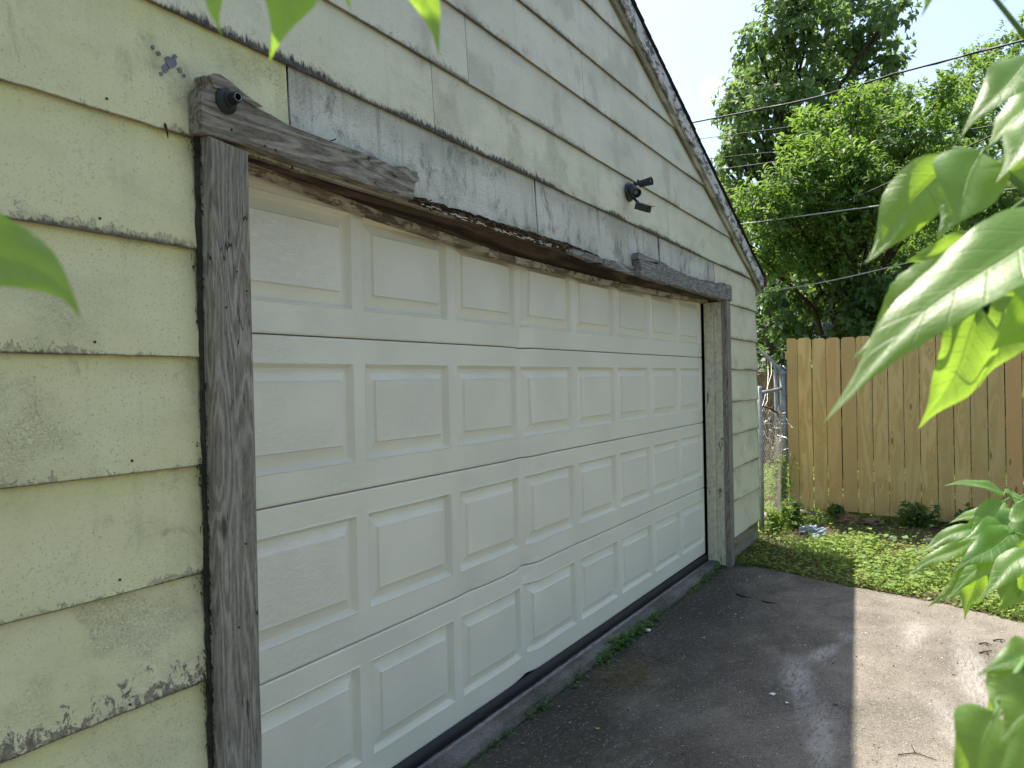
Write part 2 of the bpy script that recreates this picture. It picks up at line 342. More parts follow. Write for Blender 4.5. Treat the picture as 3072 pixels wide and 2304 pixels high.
def concrete(name, dark, light, stain, patches=()):
    g = G(name); c = g.co('Object'); w = c
    big = g.noise(w, 1.3, 5, .6, .3); med = g.noise(w, 7, 5, .65); fine = g.noise(w, 150, 3, .75); agg = g.voro(w, 210)
    col = g.mix(g.step(big, .3, .7), dark, light)
    col = g.mix(g.mul(g.step(med, .4, .75), .45), col, stain)
    col = g.mix(g.mul(g.step(fine, .52, .70), .55), col, tuple(min(1, x*2.0) for x in light))
    col = g.mix(g.mul(g.step(fine, .28, .46, 1, 0), .75), col, tuple(x*.3 for x in dark))
    col = g.mix(g.mul(g.step(g.noise(g.map(w, (1, 3, 1)), 55, 3, .7), .6, .72), .35), col, tuple(min(1, x*1.9) for x in light))
    if name.startswith('old'):
        # garage shade deepened in the slab colour, together with dirt staining, ragged edged
        yy = g.xyz(w)[1]; shade_stain = g.step(g.ma('ADD', yy, g.mul(g.noise(g.map(w, (1, 1.6, 1)), 1.6, 6, .65, .5), 2.2)), -.4, 1.0)
        col = g.mix(g.mul(shade_stain, .86), col, (.037, .033, .025))
        lt = g.step(g.noise(g.map(w, (1, 1.4, 1)), 42, 5, .85, .8), .53, .64); col = g.mix(g.mul(lt, .5), col, (.33, .31, .27))
        dk = g.step(g.noise(g.map(w, (1.5, .9, 1)), 60, 5, .85, .8), .38, .48, 1, 0); col = g.mix(g.mul(dk, .65), col, (.035, .033, .028))
    for (x, y, rx, ry, a, amt) in patches:
        # scuffed, paler arcs left where the surface was scraped
        o = g.n('ShaderNodeMapping', vector_type='TEXTURE'); g.set(o.inputs[0], w); o.inputs['Location'].default_value = (x, y, 0); o.inputs['Rotation'].default_value = (0, 0, a); o.inputs['Scale'].default_value = (rx, ry, 100)
        l = g.n('ShaderNodeVectorMath', operation='LENGTH'); g.set(l.inputs[0], o.outputs[0])
        m = g.mul(g.step(g.ma('ADD', l.outputs['Value'], g.mul(g.noise(w, 9, 5, .7), .9)), .75, 1.55, 1, 0), g.step(g.noise(g.map(w, (3, 12, 1)), 6, 5, .7), .3, .6))
        col = g.mix(g.mul(m, amt), col, (.50, .48, .45))
    h = g.ma('ADD', g.mul(fine, .6), g.ma('ADD', g.mul(med, .8), g.mul(agg, .4)))
    return g.done(g.pbr(col, .92, g.bump(h, .004, .9), .2))
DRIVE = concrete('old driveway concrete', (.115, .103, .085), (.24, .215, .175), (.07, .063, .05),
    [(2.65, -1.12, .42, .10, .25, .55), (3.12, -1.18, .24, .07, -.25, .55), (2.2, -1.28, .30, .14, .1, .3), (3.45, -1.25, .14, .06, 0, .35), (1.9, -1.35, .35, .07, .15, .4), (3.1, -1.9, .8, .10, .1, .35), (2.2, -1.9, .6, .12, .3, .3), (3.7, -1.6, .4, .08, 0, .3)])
SILLM = concrete('threshold concrete', (.06, .058, .046), (.19, .18, .155), (.035, .036, .026), [(2.4, -.03, 3, .028, 0, .8)])
FOUND = concrete('foundation', (.25, .24, .21), (.34, .33, .29), (.15, .15, .12))

g = G('soil and thin grass'); c = g.co('Object'); b = g.noise(c, 1.4, 5, .6); f_ = g.noise(c, 40, 5, .75)
col = g.mix(g.step(b, .5, .72), (.075, .055, .035), (.06, .10, .028)); col = g.mix(g.mul(g.step(f_, .45, .7), .6), col, (.15, .14, .07))
GROUND = g.done(g.pbr(col, .95, g.bump(f_, .02, .8), .1))

# large near leaves: side veins, midrib, soft waxy top
g = G('broad leaf'); uv = g.co('UV'); x = g.xyz(uv); v = x[1]; a = g.ma('ABSOLUTE', g.ma('SUBTRACT', g.mul(x[0], 2.), 1.))
ph = g.ma('SUBTRACT', g.mul(v, 9.5), g.ma('ADD', g.mul(a, 1.6), g.mul(a, a, -.35)))
fr = g.ma('ABSOLUTE', g.ma('SUBTRACT', g.ma('FRACT', ph), .5))
ribs = g.step(fr, .0, .055, 1, 0); ribs = g.mul(ribs, g.step(a, .75, 1., 1, 0)); mid = g.step(a, .012, .05, 1, 0); vein = g.ma('MAXIMUM', ribs, mid)
net = g.step(g.voro(g.map(uv, (7, 18, 1)), 3.2, 'Distance', 'DISTANCE_TO_EDGE'), 0, .05, 1, 0)
r = g.rnd(); base = g.mix(r, (.075, .18, .035), (.11, .235, .05)); base = g.mix(g.step(g.noise(uv, 4, 3), .4, .8, 0, .35), base, (.12, .24, .04))
base = g.mix(g.mul(vein, .5), base, (.24, .36, .12)); hh = g.ma('ADD', g.mul(vein, -.55), g.mul(g.noise(g.map(uv, (3, 9, 1)), 5, 3, .6), .7))
bn = g.bump(hh, .0011, .6)
pr = g.pbr(base, g.step(g.noise(g.map(uv, (1, 2.5, 1)), 4, 4, .65), .35, .65, .36, .50), bn, .95); tl = g.n('ShaderNodeBsdfTranslucent'); tcol = g.mix(g.mul(vein, .35), (.46, .72, .06), (.16, .34, .03)); g.set(tl.inputs[0], tcol); g.set(tl.inputs['Normal'], bn)
ms = g.n('ShaderNodeMixShader'); ms.inputs[0].default_value = .54; g.set(ms.inputs[1], pr); g.set(ms.inputs[2], tl.outputs[0]); BROAD = g.done(ms.outputs[0])
STEMM = plain('green stem', (.12, .22, .06), .55, 0, .3, .4, 30)

# ---- measured places (world metres)
LEAVES={
 'top':[
  ((-1.3563,-1.5369,1.724),(-1.3602,-1.5306,1.6722),0.0168,(-0.93,-0.21,0.29),0.10),
  ((-1.3451,-1.5976,1.728),(-1.361,-1.5705,1.6499),0.0377,(-0.72,-0.63,0.28),0.05),
  ((-1.3093,-1.6206,1.7294),(-1.2944,-1.6482,1.6579),0.0192,(-0.88,-0.29,0.37),-0.08),
  ((-1.2948,-1.5645,1.7418),(-1.2897,-1.5741,1.7065),0.0125,(-0.68,-0.71,0.19),-0.10),
 ],
 'left':[
  ((-1.5315,-1.5131,1.535),(-1.4933,-1.582,1.4859),0.0350,(-0.82,-0.47,0.34),-0.06),
 ],
 'upper':[
  ((-0.8973,-1.9877,1.7193),(-0.9757,-1.9306,1.6392),0.0323,(-0.77,-0.09,0.63),0.08),
  ((-0.862,-2.0098,1.7062),(-0.9427,-1.9488,1.6329),0.0352,(-0.54,-0.08,0.84),0.05),
  ((-0.9557,-1.9256,1.6315),(-1.0147,-1.8624,1.5412),0.0374,(-0.99,-0.05,0.1),-0.06),
  ((-0.9676,-1.9453,1.6278),(-1.0314,-1.9144,1.5523),0.0411,(-0.41,-0.47,0.78),0.04),
  ((-0.9245,-1.9412,1.5699),(-0.9766,-1.8895,1.5443),0.0162,(-0.85,-0.48,0.2),-0.12),
  ((-1.003,-2.0056,1.5739),(-1.1382,-1.8483,1.4213),0.0512,(-0.58,-0.17,0.8),0.05),
  ((-0.9709,-1.9407,1.5357),(-1.0424,-1.855,1.4656),0.0454,(-0.93,-0.21,0.29),-0.04),
  ((-0.9704,-1.9419,1.5062),(-1.0179,-1.8994,1.4099),0.0454,(-0.7,-0.72,0),0.05),
  ((-0.9334,-1.9669,1.5148),(-0.9718,-1.9403,1.44),0.0318,(-0.81,-0.57,0.1),0.04),
  ((-0.8923,-1.9989,1.5471),(-0.9311,-1.9302,1.5135),0.0371,(-0.74,-0.54,0.41),0.03),
  ((-0.9604,-1.9986,1.6571),(-1.009,-1.9537,1.5946),0.0317,(-0.39,-0.12,0.91),0.06),
  ((-0.8631,-2.0089,1.642),(-0.888,-1.9238,1.6119),0.0326,(-0.65,-0.59,0.48),0.05),
  ((-0.8736,-1.9924,1.4695),(-0.9083,-1.972,1.4297),0.0198,(-0.85,-0.48,0.2),0.04),
  ((-0.9759,-1.9283,1.7903),(-1.0121,-1.9054,1.7271),0.0160,(-0.97,-0.13,0.2),0.06),
  ((-0.9454,-1.9828,1.7817),(-0.9812,-1.9604,1.7373),0.0109,(-0.85,-0.48,0.2),0.05),
  ((-0.9867,-1.9947,1.5089),(-1.0127,-1.9488,1.4684),0.0346,(-0.8,-0.35,0.49),0.05),
 ],
 'middle':[
  ((-0.2194,-1.9761,1.2584),(-0.2668,-1.8915,1.2734),0.0276,(-0.41,-0.25,0.88),0.12),
  ((-0.2435,-1.9742,1.2515),(-0.2958,-1.9225,1.1967),0.0340,(-0.82,-0.05,0.57),0.05),
  ((-0.2611,-1.9842,1.2192),(-0.3247,-1.9118,1.1969),0.0363,(-0.61,-0.25,0.76),0.10),
  ((-0.2839,-1.9845,1.2105),(-0.3747,-1.9051,1.1613),0.0504,(-0.77,-0.22,0.6),0.08),
  ((-0.2689,-1.9297,1.1896),(-0.3442,-1.837,1.1382),0.0241,(-0.77,-0.09,0.63),0.06),
  ((-0.2422,-1.9362,1.2071),(-0.2905,-1.8507,1.1655),0.0261,(-0.68,-0.04,0.73),0.08),
  ((-0.2863,-1.9601,1.1812),(-0.3715,-1.8705,1.1054),0.0400,(-0.95,-0.13,0.28),0.05),
  ((-0.332,-1.9403,1.1623),(-0.3672,-1.9193,1.0912),0.0351,(-0.8,-0.57,0.2),-0.05),
  ((-0.2914,-1.9718,1.1658),(-0.3178,-1.9666,1.0936),0.0288,(-0.74,-0.64,0.19),0.05),
  ((-0.3633,-2.0067,1.1998),(-0.4274,-1.934,1.1359),0.0372,(-0.7,0.05,0.71),0.09),
  ((-0.3299,-1.9836,1.2586),(-0.3319,-2.0214,1.2215),0.0532,(-0.65,-0.59,0.48),0.05),
  ((-0.2246,-1.9677,1.1991),(-0.2805,-1.91,1.12),0.0288,(-0.93,-0.01,0.38),0.05),
  ((-0.2104,-1.993,1.1985),(-0.2419,-1.9787,1.1313),0.0432,(-0.75,-0.43,0.49),0.05),
  ((-0.2147,-1.9845,1.264),(-0.2682,-1.9915,1.2468),0.0242,(-0.83,-0.47,0.29),0.00),
  ((-0.2467,-2.0099,1.213),(-0.2868,-1.9597,1.1498),0.0420,(-0.58,-0.56,0.59),0.05),
  ((-0.1895,-1.9688,1.2228),(-0.2296,-1.8973,1.2096),0.0297,(-0.6,-0.13,0.79),0.08),
  ((-0.1919,-2.0254,1.2486),(-0.2131,-1.9875,1.2531),0.0218,(-0.69,-0.4,0.61),0.10),
  ((-0.2358,-1.9482,1.1632),(-0.2617,-1.903,1.099),0.0290,(-0.91,-0.28,0.32),0.05),
  ((-0.2241,-1.9682,1.2354),(-0.2565,-1.8708,1.1347),0.0336,(-0.86,-0.05,0.5),0.06),
  ((-0.3075,-1.9835,1.194),(-0.3812,-1.894,1.12),0.0324,(-0.77,-0.09,0.63),0.08),
  ((-0.3208,-2.0005,1.2113),(-0.3538,-1.9838,1.1235),0.0346,(-0.7,-0.64,0.31),0.04),
  ((-0.3183,-2.0057,1.1643),(-0.3686,-1.9577,1.1044),0.0292,(-0.86,-0.24,0.45),0.06),
  ((-0.2566,-1.9919,1.2416),(-0.2968,-1.9417,1.1676),0.0392,(-0.56,-0.22,0.8),0.07),
 ],
 'lower':[
  ((-0.9976,-1.9789,1.2444),(-1.0444,-1.9364,1.2331),0.0211,(-0.69,-0.18,0.7),0.16),
  ((-1.0286,-1.9643,1.2449),(-1.0614,-1.9474,1.2085),0.0264,(-0.93,-0.01,0.38),-0.10),
  ((-1.018,-1.9833,1.2428),(-1.0542,-1.9601,1.2083),0.0264,(-0.58,-0.56,0.59),0.08),
  ((-1.1303,-1.9466,1.2399),(-1.1691,-1.9189,1.1986),0.0299,(-0.91,-0.3,0.29),0.10),
  ((-1.1888,-1.9851,1.2681),(-1.2382,-1.9384,1.2294),0.0319,(-0.87,-0.39,0.29),0.06),
  ((-1.1618,-1.9719,1.2666),(-1.1984,-1.9478,1.2494),0.0315,(-0.65,-0.38,0.66),0.06),
  ((-0.9616,-1.9617,1.2036),(-0.9747,-1.9388,1.1747),0.0147,(-0.96,-0.22,0.2),0.05),
 ],
}
STEMS={
 'top':[[(-1.3501,-1.4859,1.7663),(-1.3563,-1.5369,1.724),(-1.3451,-1.5976,1.728),(-1.3093,-1.6206,1.7294),(-1.3027,-1.6733,1.7374)]],
 'left':[[(-1.5357,-1.4236,1.5654),(-1.5306,-1.5149,1.5286),(-1.5106,-1.5099,1.5186)]],
 'upper':[[(-0.8407,-2.0499,1.5646),(-0.901,-1.9826,1.6022),(-0.9445,-1.9454,1.633),(-0.9556,-1.9256,1.6372)],[(-0.8407,-2.0499,1.5646),(-0.922,-1.9871,1.5333),(-0.9704,-1.942,1.5099)],[(-0.8407,-2.0499,1.5646),(-0.8806,-2.0179,1.6873),(-0.8972,-1.9877,1.7232),(-0.9758,-1.9283,1.7921)]],
 'middle':[[(-0.1944,-2.1244,1.1704),(-0.2105,-2.0539,1.2243),(-0.2365,-1.9867,1.2562),(-0.2193,-1.9762,1.2642)],[(-0.2105,-2.0539,1.2243),(-0.2924,-2.0103,1.2002),(-0.3014,-1.9538,1.1766)]],
 'lower':[[(-0.9886,-2.0359,1.2382),(-1.0131,-1.9921,1.2426),(-1.027,-1.9673,1.2448),(-1.1187,-1.9469,1.2417)],[(-0.9886,-2.0359,1.2382),(-1.1922,-1.9788,1.2833)]],
}
CABLES=[
 ([(11.53,5.14,5.47),(10.06,1.61,5.1),(9.33,-0.15,4.92),(8.65,-1.19,4.82),(7.72,-2.38,4.62),(6.59,-3.82,4.39)],0.011),
 ([(11.71,3.18,5.35),(11.11,1.79,5.15),(10.82,1.09,5.05),(10.61,0.64,4.98),(10.41,-0.03,4.91),(10.17,-0.83,4.83)],0.005),
 ([(10.99,3.02,4.85),(10.69,1.51,4.71),(10.54,0.76,4.64),(10.09,-0.08,4.48),(9.75,-0.91,4.37),(9.35,-1.91,4.22)],0.005),
 ([(11.28,3.53,4.67),(10.22,1.32,4.41),(9.7,0.22,4.28),(9.21,-0.96,4.19),(8.41,-2.4,4.02),(7.46,-4.14,3.81)],0.008),
 ([(10.15,1.44,3.91),(10.32,1.15,3.95),(10.4,1,3.98),(10.02,0.66,3.91),(9.46,-0.39,3.82),(8.78,-1.64,3.71)],0.007),
 ([(7.41,1.41,3.07),(7.58,0.3,3.12),(7.66,-0.26,3.15),(7.66,-1.09,3.17),(7.69,-2.36,3.2),(7.73,-3.9,3.24)],0.007),
 ([(8.02,1.35,2.68),(7.92,0.3,2.98),(7.87,-0.22,3.13),(7.69,-0.72,3.24),(7.23,-2.35,3.72),(6.68,-4.3,4.29)],0.007),
 ([(7.96,1.44,2.24),(7.96,0.22,2.38),(7.96,-0.39,2.44),(7.76,-1.07,2.52),(7.57,-2.35,2.74),(7.33,-3.89,3)],0.007),
]
TALL=[((16.65,2.43,7.48),0.54),((16.95,2.74,7.35),0.36),((15.89,2.39,6.19),0.42),((16.36,2.72,5.88),0.32),((17.34,3,5.52),0.34),((17.6,2.59,8.44),0.26),((16,1.36,8.59),0.70),((15.93,1.91,8.26),0.48),((16.08,0.82,8.73),0.75),((17.58,0.21,9.05),0.75),((16.77,-0.53,8.72),0.42),((17.84,-0.17,8.41),0.58),((18.01,0.56,8.36),0.70),((16.61,1.06,7.92),0.70),((17.3,1.96,8.22),0.52),((18.39,-0.44,8.08),0.34),((15.65,1.41,6.89),0.66),((16.75,2.3,7.66),0.42),((16.64,0.9,6.98),0.70),((17.48,0.23,7.29),0.66),((16.01,2.14,6.76),0.50),((16.95,2.65,6.78),0.34),((16.76,1.64,6.29),0.66),((16.34,0.87,5.98),0.70),((17.83,0.28,6.54),0.66),((17.34,2.41,6.23),0.46),((15.87,2.51,5.93),0.26),((15.66,2.42,5.24),0.34),((16.6,1.62,5.37),0.66),((19.15,0.02,7.35),0.46),((17.92,2.41,5.39),0.50),((16.91,2.59,4.88),0.40),((18.35,1.25,5.44),0.70),((18.38,0.97,10.57),0.80),((17.57,-0.08,9.86),0.70),((15.92,1.33,9.45),0.60),((18.11,0.43,11.14),0.80)]
BUSHY=[((7.82,-0.13,3.56),0.26),((7.97,-0.4,3.66),0.26),((8.15,-0.72,3.52),0.28),((8.32,-1.03,3.41),0.26),((8.02,-0.49,3.27),0.26),((8.23,-0.85,3.83),0.26),((8.44,-1.25,3.1),0.26),((7.82,-0.13,3.23),0.24),((8.14,-0.71,3.11),0.26),((8.97,-0.33,4.38),0.29),((9.22,-0.13,4.61),0.20),((8.62,-0.77,4.49),0.28),((9.24,-0.96,4.74),0.27),((10.26,-1.23,4.92),0.29),((9.87,-0.51,4.36),0.34),((8.03,-0.4,3.85),0.26),((8.59,-1.06,4.09),0.37),((8.45,-1.45,4.05),0.34),((8.54,-0.01,4.11),0.15),((8.53,-1.68,4.48),0.23),((9.55,-1.74,4.43),0.34),((8.96,0.08,3.79),0.25),((8.03,0.22,3.41),0.28),((8.76,0.55,3.64),0.13),((9.06,-0.34,3.75),0.34),((8.06,-0.87,3.54),0.34),((9.47,-1.19,3.83),0.37),((9.04,-1.65,3.84),0.37),((9.58,-1.98,4.18),0.34),((8.17,-0.01,3.2),0.35),((8.87,0.41,3.23),0.22),((8.71,-0.33,3.24),0.37),((8.34,-0.83,3.18),0.37),((9.43,-1.18,3.37),0.37),((10.21,-1.61,3.57),0.37),((8.29,-0.13,2.8),0.34),((7.96,0.11,2.7),0.23),((8.67,-0.48,2.78),0.37),((10.11,-0.8,2.98),0.37),((10.46,-1.27,3.04),0.37),((8.99,0.11,2.41),0.29),((9.35,0.41,2.4),0.20),((9.55,-0.18,2.44),0.34),((8.8,-0.77,2.34),0.37),((8.41,-1.24,2.33),0.37),((9.91,-1.61,2.6),0.37),((9.95,-2.06,2.79),0.37),((9.5,-2.06,3.5),0.37),((9.36,-2.38,3.12),0.37),((9.59,-2.05,2.21),0.34),((8.56,0.04,2.04),0.22),((8.54,-0.74,2),0.28),((8.85,-1.2,1.99),0.28),((9.49,-1.66,2.06),0.28)]
RIGHT=[((13.29,-1.82,6.09),0.32),((13.91,-2.08,6.57),0.22),((12.76,-2.25,5.88),0.36),((13.52,-2.43,6.48),0.30),((14.83,-2.73,6.43),0.40),((14.58,-2.28,5.81),0.44),((12.49,-2.67,5.11),0.44),((12.2,-1.7,5.47),0.29),((12.49,-3.04,5.91),0.44),((13.7,-3.13,5.57),0.44),((12.43,-3.07,4.44),0.51),((13.41,-2.55,4.66),0.51),((14.14,-2.8,6.95),0.25)]

# ------------------------------------------------------------------ ground, driveway, threshold
EDGE = [(5.06, -.13), (5.055, -.2), (5.065, -.385), (4.965, -.62), (4.84, -.88), (4.715, -1.125), (4.592, -1.47), (4.466, -1.757), (4.223, -2.171), (4.0, -2.8), (3.9, -4), (3.85, -9)]
def edge_x(y):
    return lerp([(-b, a) for a, b in EDGE], -y)
def gh(x, y):
    """height of the soil"""
    e = x-edge_x(y) if y < -.13 else 1.0
    t = min(1, max(0, e/.5))
    far = max(0, min(1, (x-7.5)/4))
    return -.112+t*(.018+.035*n3(x, y, 0, 1.3)+.015*n3(x, y, 3, 5))+.06*far
def sheet(name, xs, ys, hf, mat, parent=None):
    v = [(x, y, hf(x, y)) for x in xs for y in ys]; n = len(ys)
    f = [(i*n+j, (i+1)*n+j, (i+1)*n+j+1, i*n+j+1) for i in range(len(xs)-1) for j in range(n-1)]
    return mk(name, v, f, mat, parent, smooth=True)
xs = [-600, -200, -60, -20, -8]+[-6+.5*i for i in range(20)]+[4+.12*i for i in range(42)]+[9.2+.5*i for i in range(20)]+[22, 35, 60, 150, 600]
ys = [-600, -200, -60, -20, -10]+[-8+.5*i for i in range(10)]+[-3+.12*i for i in range(40)]+[2+.5*i for i in range(20)]+[14, 25, 60, 200, 600]
tag(sheet('ground', xs, ys, lambda x, y: gh(x, y) if -8 < x < 30 and -10 < y < 14 and (x > 3.6) else -.16, GROUND), kind='structure')

def build_drive():
    rows = [-.128, -.135, -.16, -.2, -.26, -.34, -.44, -.56, -.7, -.85, -1.0, -1.15, -1.3, -1.5, -1.7, -1.9, -2.15, -2.5, -3, -4, -6, -9]
    nx = 60; v = []; f = []
    for y in rows:
        xe = edge_x(y)+.012*n3(0, y, 5, 6)
        for i in range(nx+1):
            x = -6+(xe+6)*(i/nx)**.6; z = -.1+.004*n3(x, y, 1, 1.1)
            if i == nx: z -= .006
            if y > -.13: z -= .012*abs(n3(x, 2, 2, 9))
            v.append((x, y, z))
    n = nx+1
    for j in range(len(rows)-1):
        for i in range(nx): f.append((j*n+i, (j+1)*n+i, (j+1)*n+i+1, j*n+i+1))
    b = len(v)   # skirts give the slab its thickness
    for j in range(len(rows)): x, y, z = v[j*n+nx]; v.append((x+.004, y, z-.09))
    for j in range(len(rows)-1): f.append((j*n+nx, (j+1)*n+nx, b+j+1, b+j))
    b = len(v)
    for i in range(n): x, y, z = v[i]; v.append((x, y+.004, z-.09))
    for i in range(nx): f.append((i, i+1, b+i+1, b+i))
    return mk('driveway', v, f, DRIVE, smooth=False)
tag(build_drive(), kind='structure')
def build_sill():
    prof = [(.09, -.058), (.02, -.057), (-.028, -.055), (-.034, -.047), (-.06, -.046), (-.085, -.047), (-.1, -.051), (-.112, -.062), (-.117, -.085), (-.119, -.16)]
    v = []; f = []; nx = 150
    for i in range(nx+1):
        x = -.1+5.0*i/nx
        for k, (y, z) in enumerate(prof):
            e = 1 if k >= 5 else .35
            v.append((x, y-.008*e*n3(x, k*.4, 0, 3.2)+.004*e*n3(x, k, 4, 14), z+.006*e*n3(x, k*.5, 7, 2.1)+.003*e*n3(x, k, 9, 17)))
    n = len(prof)
    for i in range(nx):
        for k in range(n-1): f.append((i*n+k, (i+1)*n+k, (i+1)*n+k+1, i*n+k+1))
    f.append(tuple(range(n))); f.append(tuple(nx*n+k for k in range(n))[::-1])
    return mk('threshold', v, f, SILLM, smooth=False)
tag(build_sill(), kind='structure')

# ------------------------------------------------------------------ the garage
XC = 6.16; XL = -1.3; YF = -.138; PEAK = 2.43
gar = root('garage', 'weathered garage with pale yellow lap siding and a wide white door facing the driveway', 'garage', (2.4, 0, -.1))
def rake_z(x): return 2.268+.385*(XC-x) if x > PEAK else 2.268+.385*(XC-PEAK)-.385*(PEAK-x)
def core():
    bm = bmesh.new()
    def b(x0, x1, y0, y1, z0, z1):
        m = bmesh.ops.create_cube(bm, size=1)['verts']
        for q in m: q.co = (x0+(q.co.x+.5)*(x1-x0), y0+(q.co.y+.5)*(y1-y0), z0+(q.co.z+.5)*(z1-z0))
    b(XL+.01, -.082, -.128, .02, -.1, 2.268); b(4.955, XC-.012, -.128, .02, -.1, 2.268)
    b(XL+.01, XL+.1, .021, 6.4, -.1, 2.268); b(XC-.1, XC-.012, .021, 6.4, -.1, 2.268); b(XL+.1, XC-.1, 6.3, 6.4, -.1, 2.268)
    top = [(-.081, 2.145), (4.954, 2.145), (4.954, 2.2685), (XC-.012, 2.2685), (PEAK, rake_z(PEAK)), (XL+.01, 2.2685), (-.081, 2.2685)]
    for y0, y1 in ((-.128, -.02), (6.3, 6.4)):
        a = [bm.verts.new((x, y0, z)) for x, z in top]; c_ = [bm.verts.new((x, y1, z)) for x, z in top]
        bm.faces.new(a[::-1]); bm.faces.new(c_)
        for i in range(len(a)): bm.faces.new((a[i], a[(i+1) % len(a)], c_[(i+1) % len(a)], c_[i]))
    bmesh.ops.recalc_face_normals(bm, faces=bm.faces[:])
    for q in bm.verts: q.co -= gar.location
    me = bpy.data.meshes.new('wall_sheathing'); bm.to_mesh(me); bm.free(); me.materials.append(DARKIN)
    return link(bpy.data.objects.new('wall_sheathing', me), gar)
core()
box('foundation', XL, XC-.02, -.134, -.02, -.2, -.045, FOUND, gar, bev=.004) if False else None
box('foundation', XL+.02, -.1, -.133, .01, -.25, -.04, FOUND, gar, bev=.004)
box('foundation', 5.05, XC-.016, -.133, .01, -.25, -.04, FOUND, gar, bev=.004)
box('foundation', XC-.10, XC-.015, .012, 6.4, -.25, -.04, FOUND, gar, bev=.004)

ZL = [-.21, .085, .38, .673, .959, 1.243, 1.529, 1.814, 2.106, 2.42, 2.684, 2.957, 3.19, 3.476]
ZR = [-.21, .083, .385, .660, .944, 1.217, 1.486, 1.745, 2.031, 2.315, 2.585, 2.865, 3.14, 3.42]
def zc(k, x):
    # the courses run a little downhill towards the right
    t = (x+.5)/6.6
    if k >= len(ZL): return zc(len(ZL)-1, x)+.27*(k-len(ZL)+1)
    return ZL[k]+(ZR[k]-ZL[k])*t
def siding_board(k, x0, x1, mat, clip=False, rough=1., rough_end=0):
    n = max(6, int((x1-x0)/.035)); v = []; uv = []; f = []
    ztop = min(zc(k+1, (x0+x1)/2), 3.7)
    xb1 = x1; xt1 = x1; xb0 = x0; xt0 = x0
    if clip:
        inv = lambda z: XC-(z-2.268)/.385; inl = lambda z: PEAK-(inv(z)-PEAK)
        fx_ = lambda kk, fn, s: [s := fn(zc(kk, s)) for _ in range(8)][-1]
        xb1 = min(x1, fx_(k, inv, 4.)); xt1 = min(x1, fx_(k+1, inv, 4.))
        xb0 = max(x0, fx_(k, inl, 1.)); xt0 = max(x0, fx_(k+1, inl, 1.)); xt1 = max(xt1, xt0+.01)
    for i in range(n+1):
        t = i/n; xb = xb0+(xb1-xb0)*t; xt = xt0+(xt1-xt0)*t
        jz = rough*(.0018*n3(xb, k, 1, 9)+.0022*n3(xb, k, 2, 31)-.004*max(0, n3(xb, k*3, 5, 12)-.35)*rough)
        jy = .0007*n3(xb, k, 8, 2.3)
        jx = 0
        if i == 0 and t == 0: jx = 0
        zb, zt = zc(k, xb)+jz, zc(k+1, xt)
        h = zt-zb
        prof = [(xb, -.1295, zb+.004, .004), (xb, -.150-jy, zb, 0), (xb, -.1522-jy, zb+.004, .004), (xb+(xt-xb)*.2, -.1502-jy*.8, zb+h*.2, h*.2), (xb+(xt-xb)*.55, -.1450-jy*.4, zb+h*.55, h*.55), (xt, -.1388, zt+.006, h)]
        for x, y, z, vv in prof: v.append((x, y, z)); uv.append((x, vv))
    m = 6
    for i in range(n):
        for j in range(m-1): f.append((i*m+j, i*m+j+1, (i+1)*m+j+1, (i+1)*m+j))
    b = len(v)
    for i, xe in ((0, xb0), (n, xb1)):
        f.append(tuple(i*m+j for j in range(m)) if i else tuple(i*m+j for j in range(m))[::-1])
    return mk('siding_board', v, f, mat, gar, uv=uv)
gp = .0022
# left of the door, from the ground up
for k in range(0, 8): siding_board(k, XL, -.212+random.uniform(-.004, .003), SID_P if k == 3 else SID_Y, rough=1.8 if k == 3 else .7)
# right of the door
for k in range(1, 8): siding_board(k, 5.045, XC, SID_R, rough=.6)
# the course over the door
for x0, x1, mt, ro in ((XL, .130, SID_Y, 1), (.139, 1.733, SID_W, 1), (1.747, 3.458, SID_W, 1), (3.482, 4.770, SID_W, 1), (4.786, XC, SID_R, 1)):
    siding_board(8, x0, x1, mt, rough=ro)
for k, cuts in ((9, (XL, .9, 3.664, 6.3)), (10, (-1.2, 1.149, 3.9, 6.3)), (11, (-1, 2.3, 6)), (12, (-.5, 1.6, 6)), (13, (0, 5))):
    for a, b_ in zip(cuts, cuts[1:]):
        siding_board(k, a+gp, b_-gp, SID_E if k == 9 else SID_G, clip=True, rough=.8 if k == 9 else .45)
# right side wall, plain courses, seen only from further along
for k in range(1, 9):
    z0, z1 = zc(k, XC), min(zc(k+1, XC), 2.26)
    v = [(XC-.008, -.13, z0), (XC+.012, -.13, z0), (XC+.002, -.13, z1), (XC+.012, 6.4, z0), (XC+.002, 6.4, z1), (XC-.008, 6.4, z0)]
    mk('siding_board', v, [(0, 1, 3, 5), (1, 2, 4, 3), (0, 2, 1), (5, 3, 4)], SID_R, gar, uv=[(p[1], p[2]-z0) for p in v])
    v = [(XC+.0135, -.1545, z0-.004), (XC+.0035, -.1425, z1), (XC-.002, -.1545, z0-.004), (XC-.006, -.1425, z1), (XC+.0135, -.11, z0-.004), (XC+.0035, -.11, z1)]
    mk('corner_cap', v, [(0, 1, 3, 2), (0, 4, 5, 1), (0, 2, 4)], CAPM, gar)
box('skirt_board', 5.05, XC-.02, -.1345, -.1285, -.042, .1, SKIRT, gar, bev=.001)
box('skirt_board', XC-.014, XC-.004, -.12, 6.39, -.042, .1, SKIRT, gar, bev=.001, uvax='y')

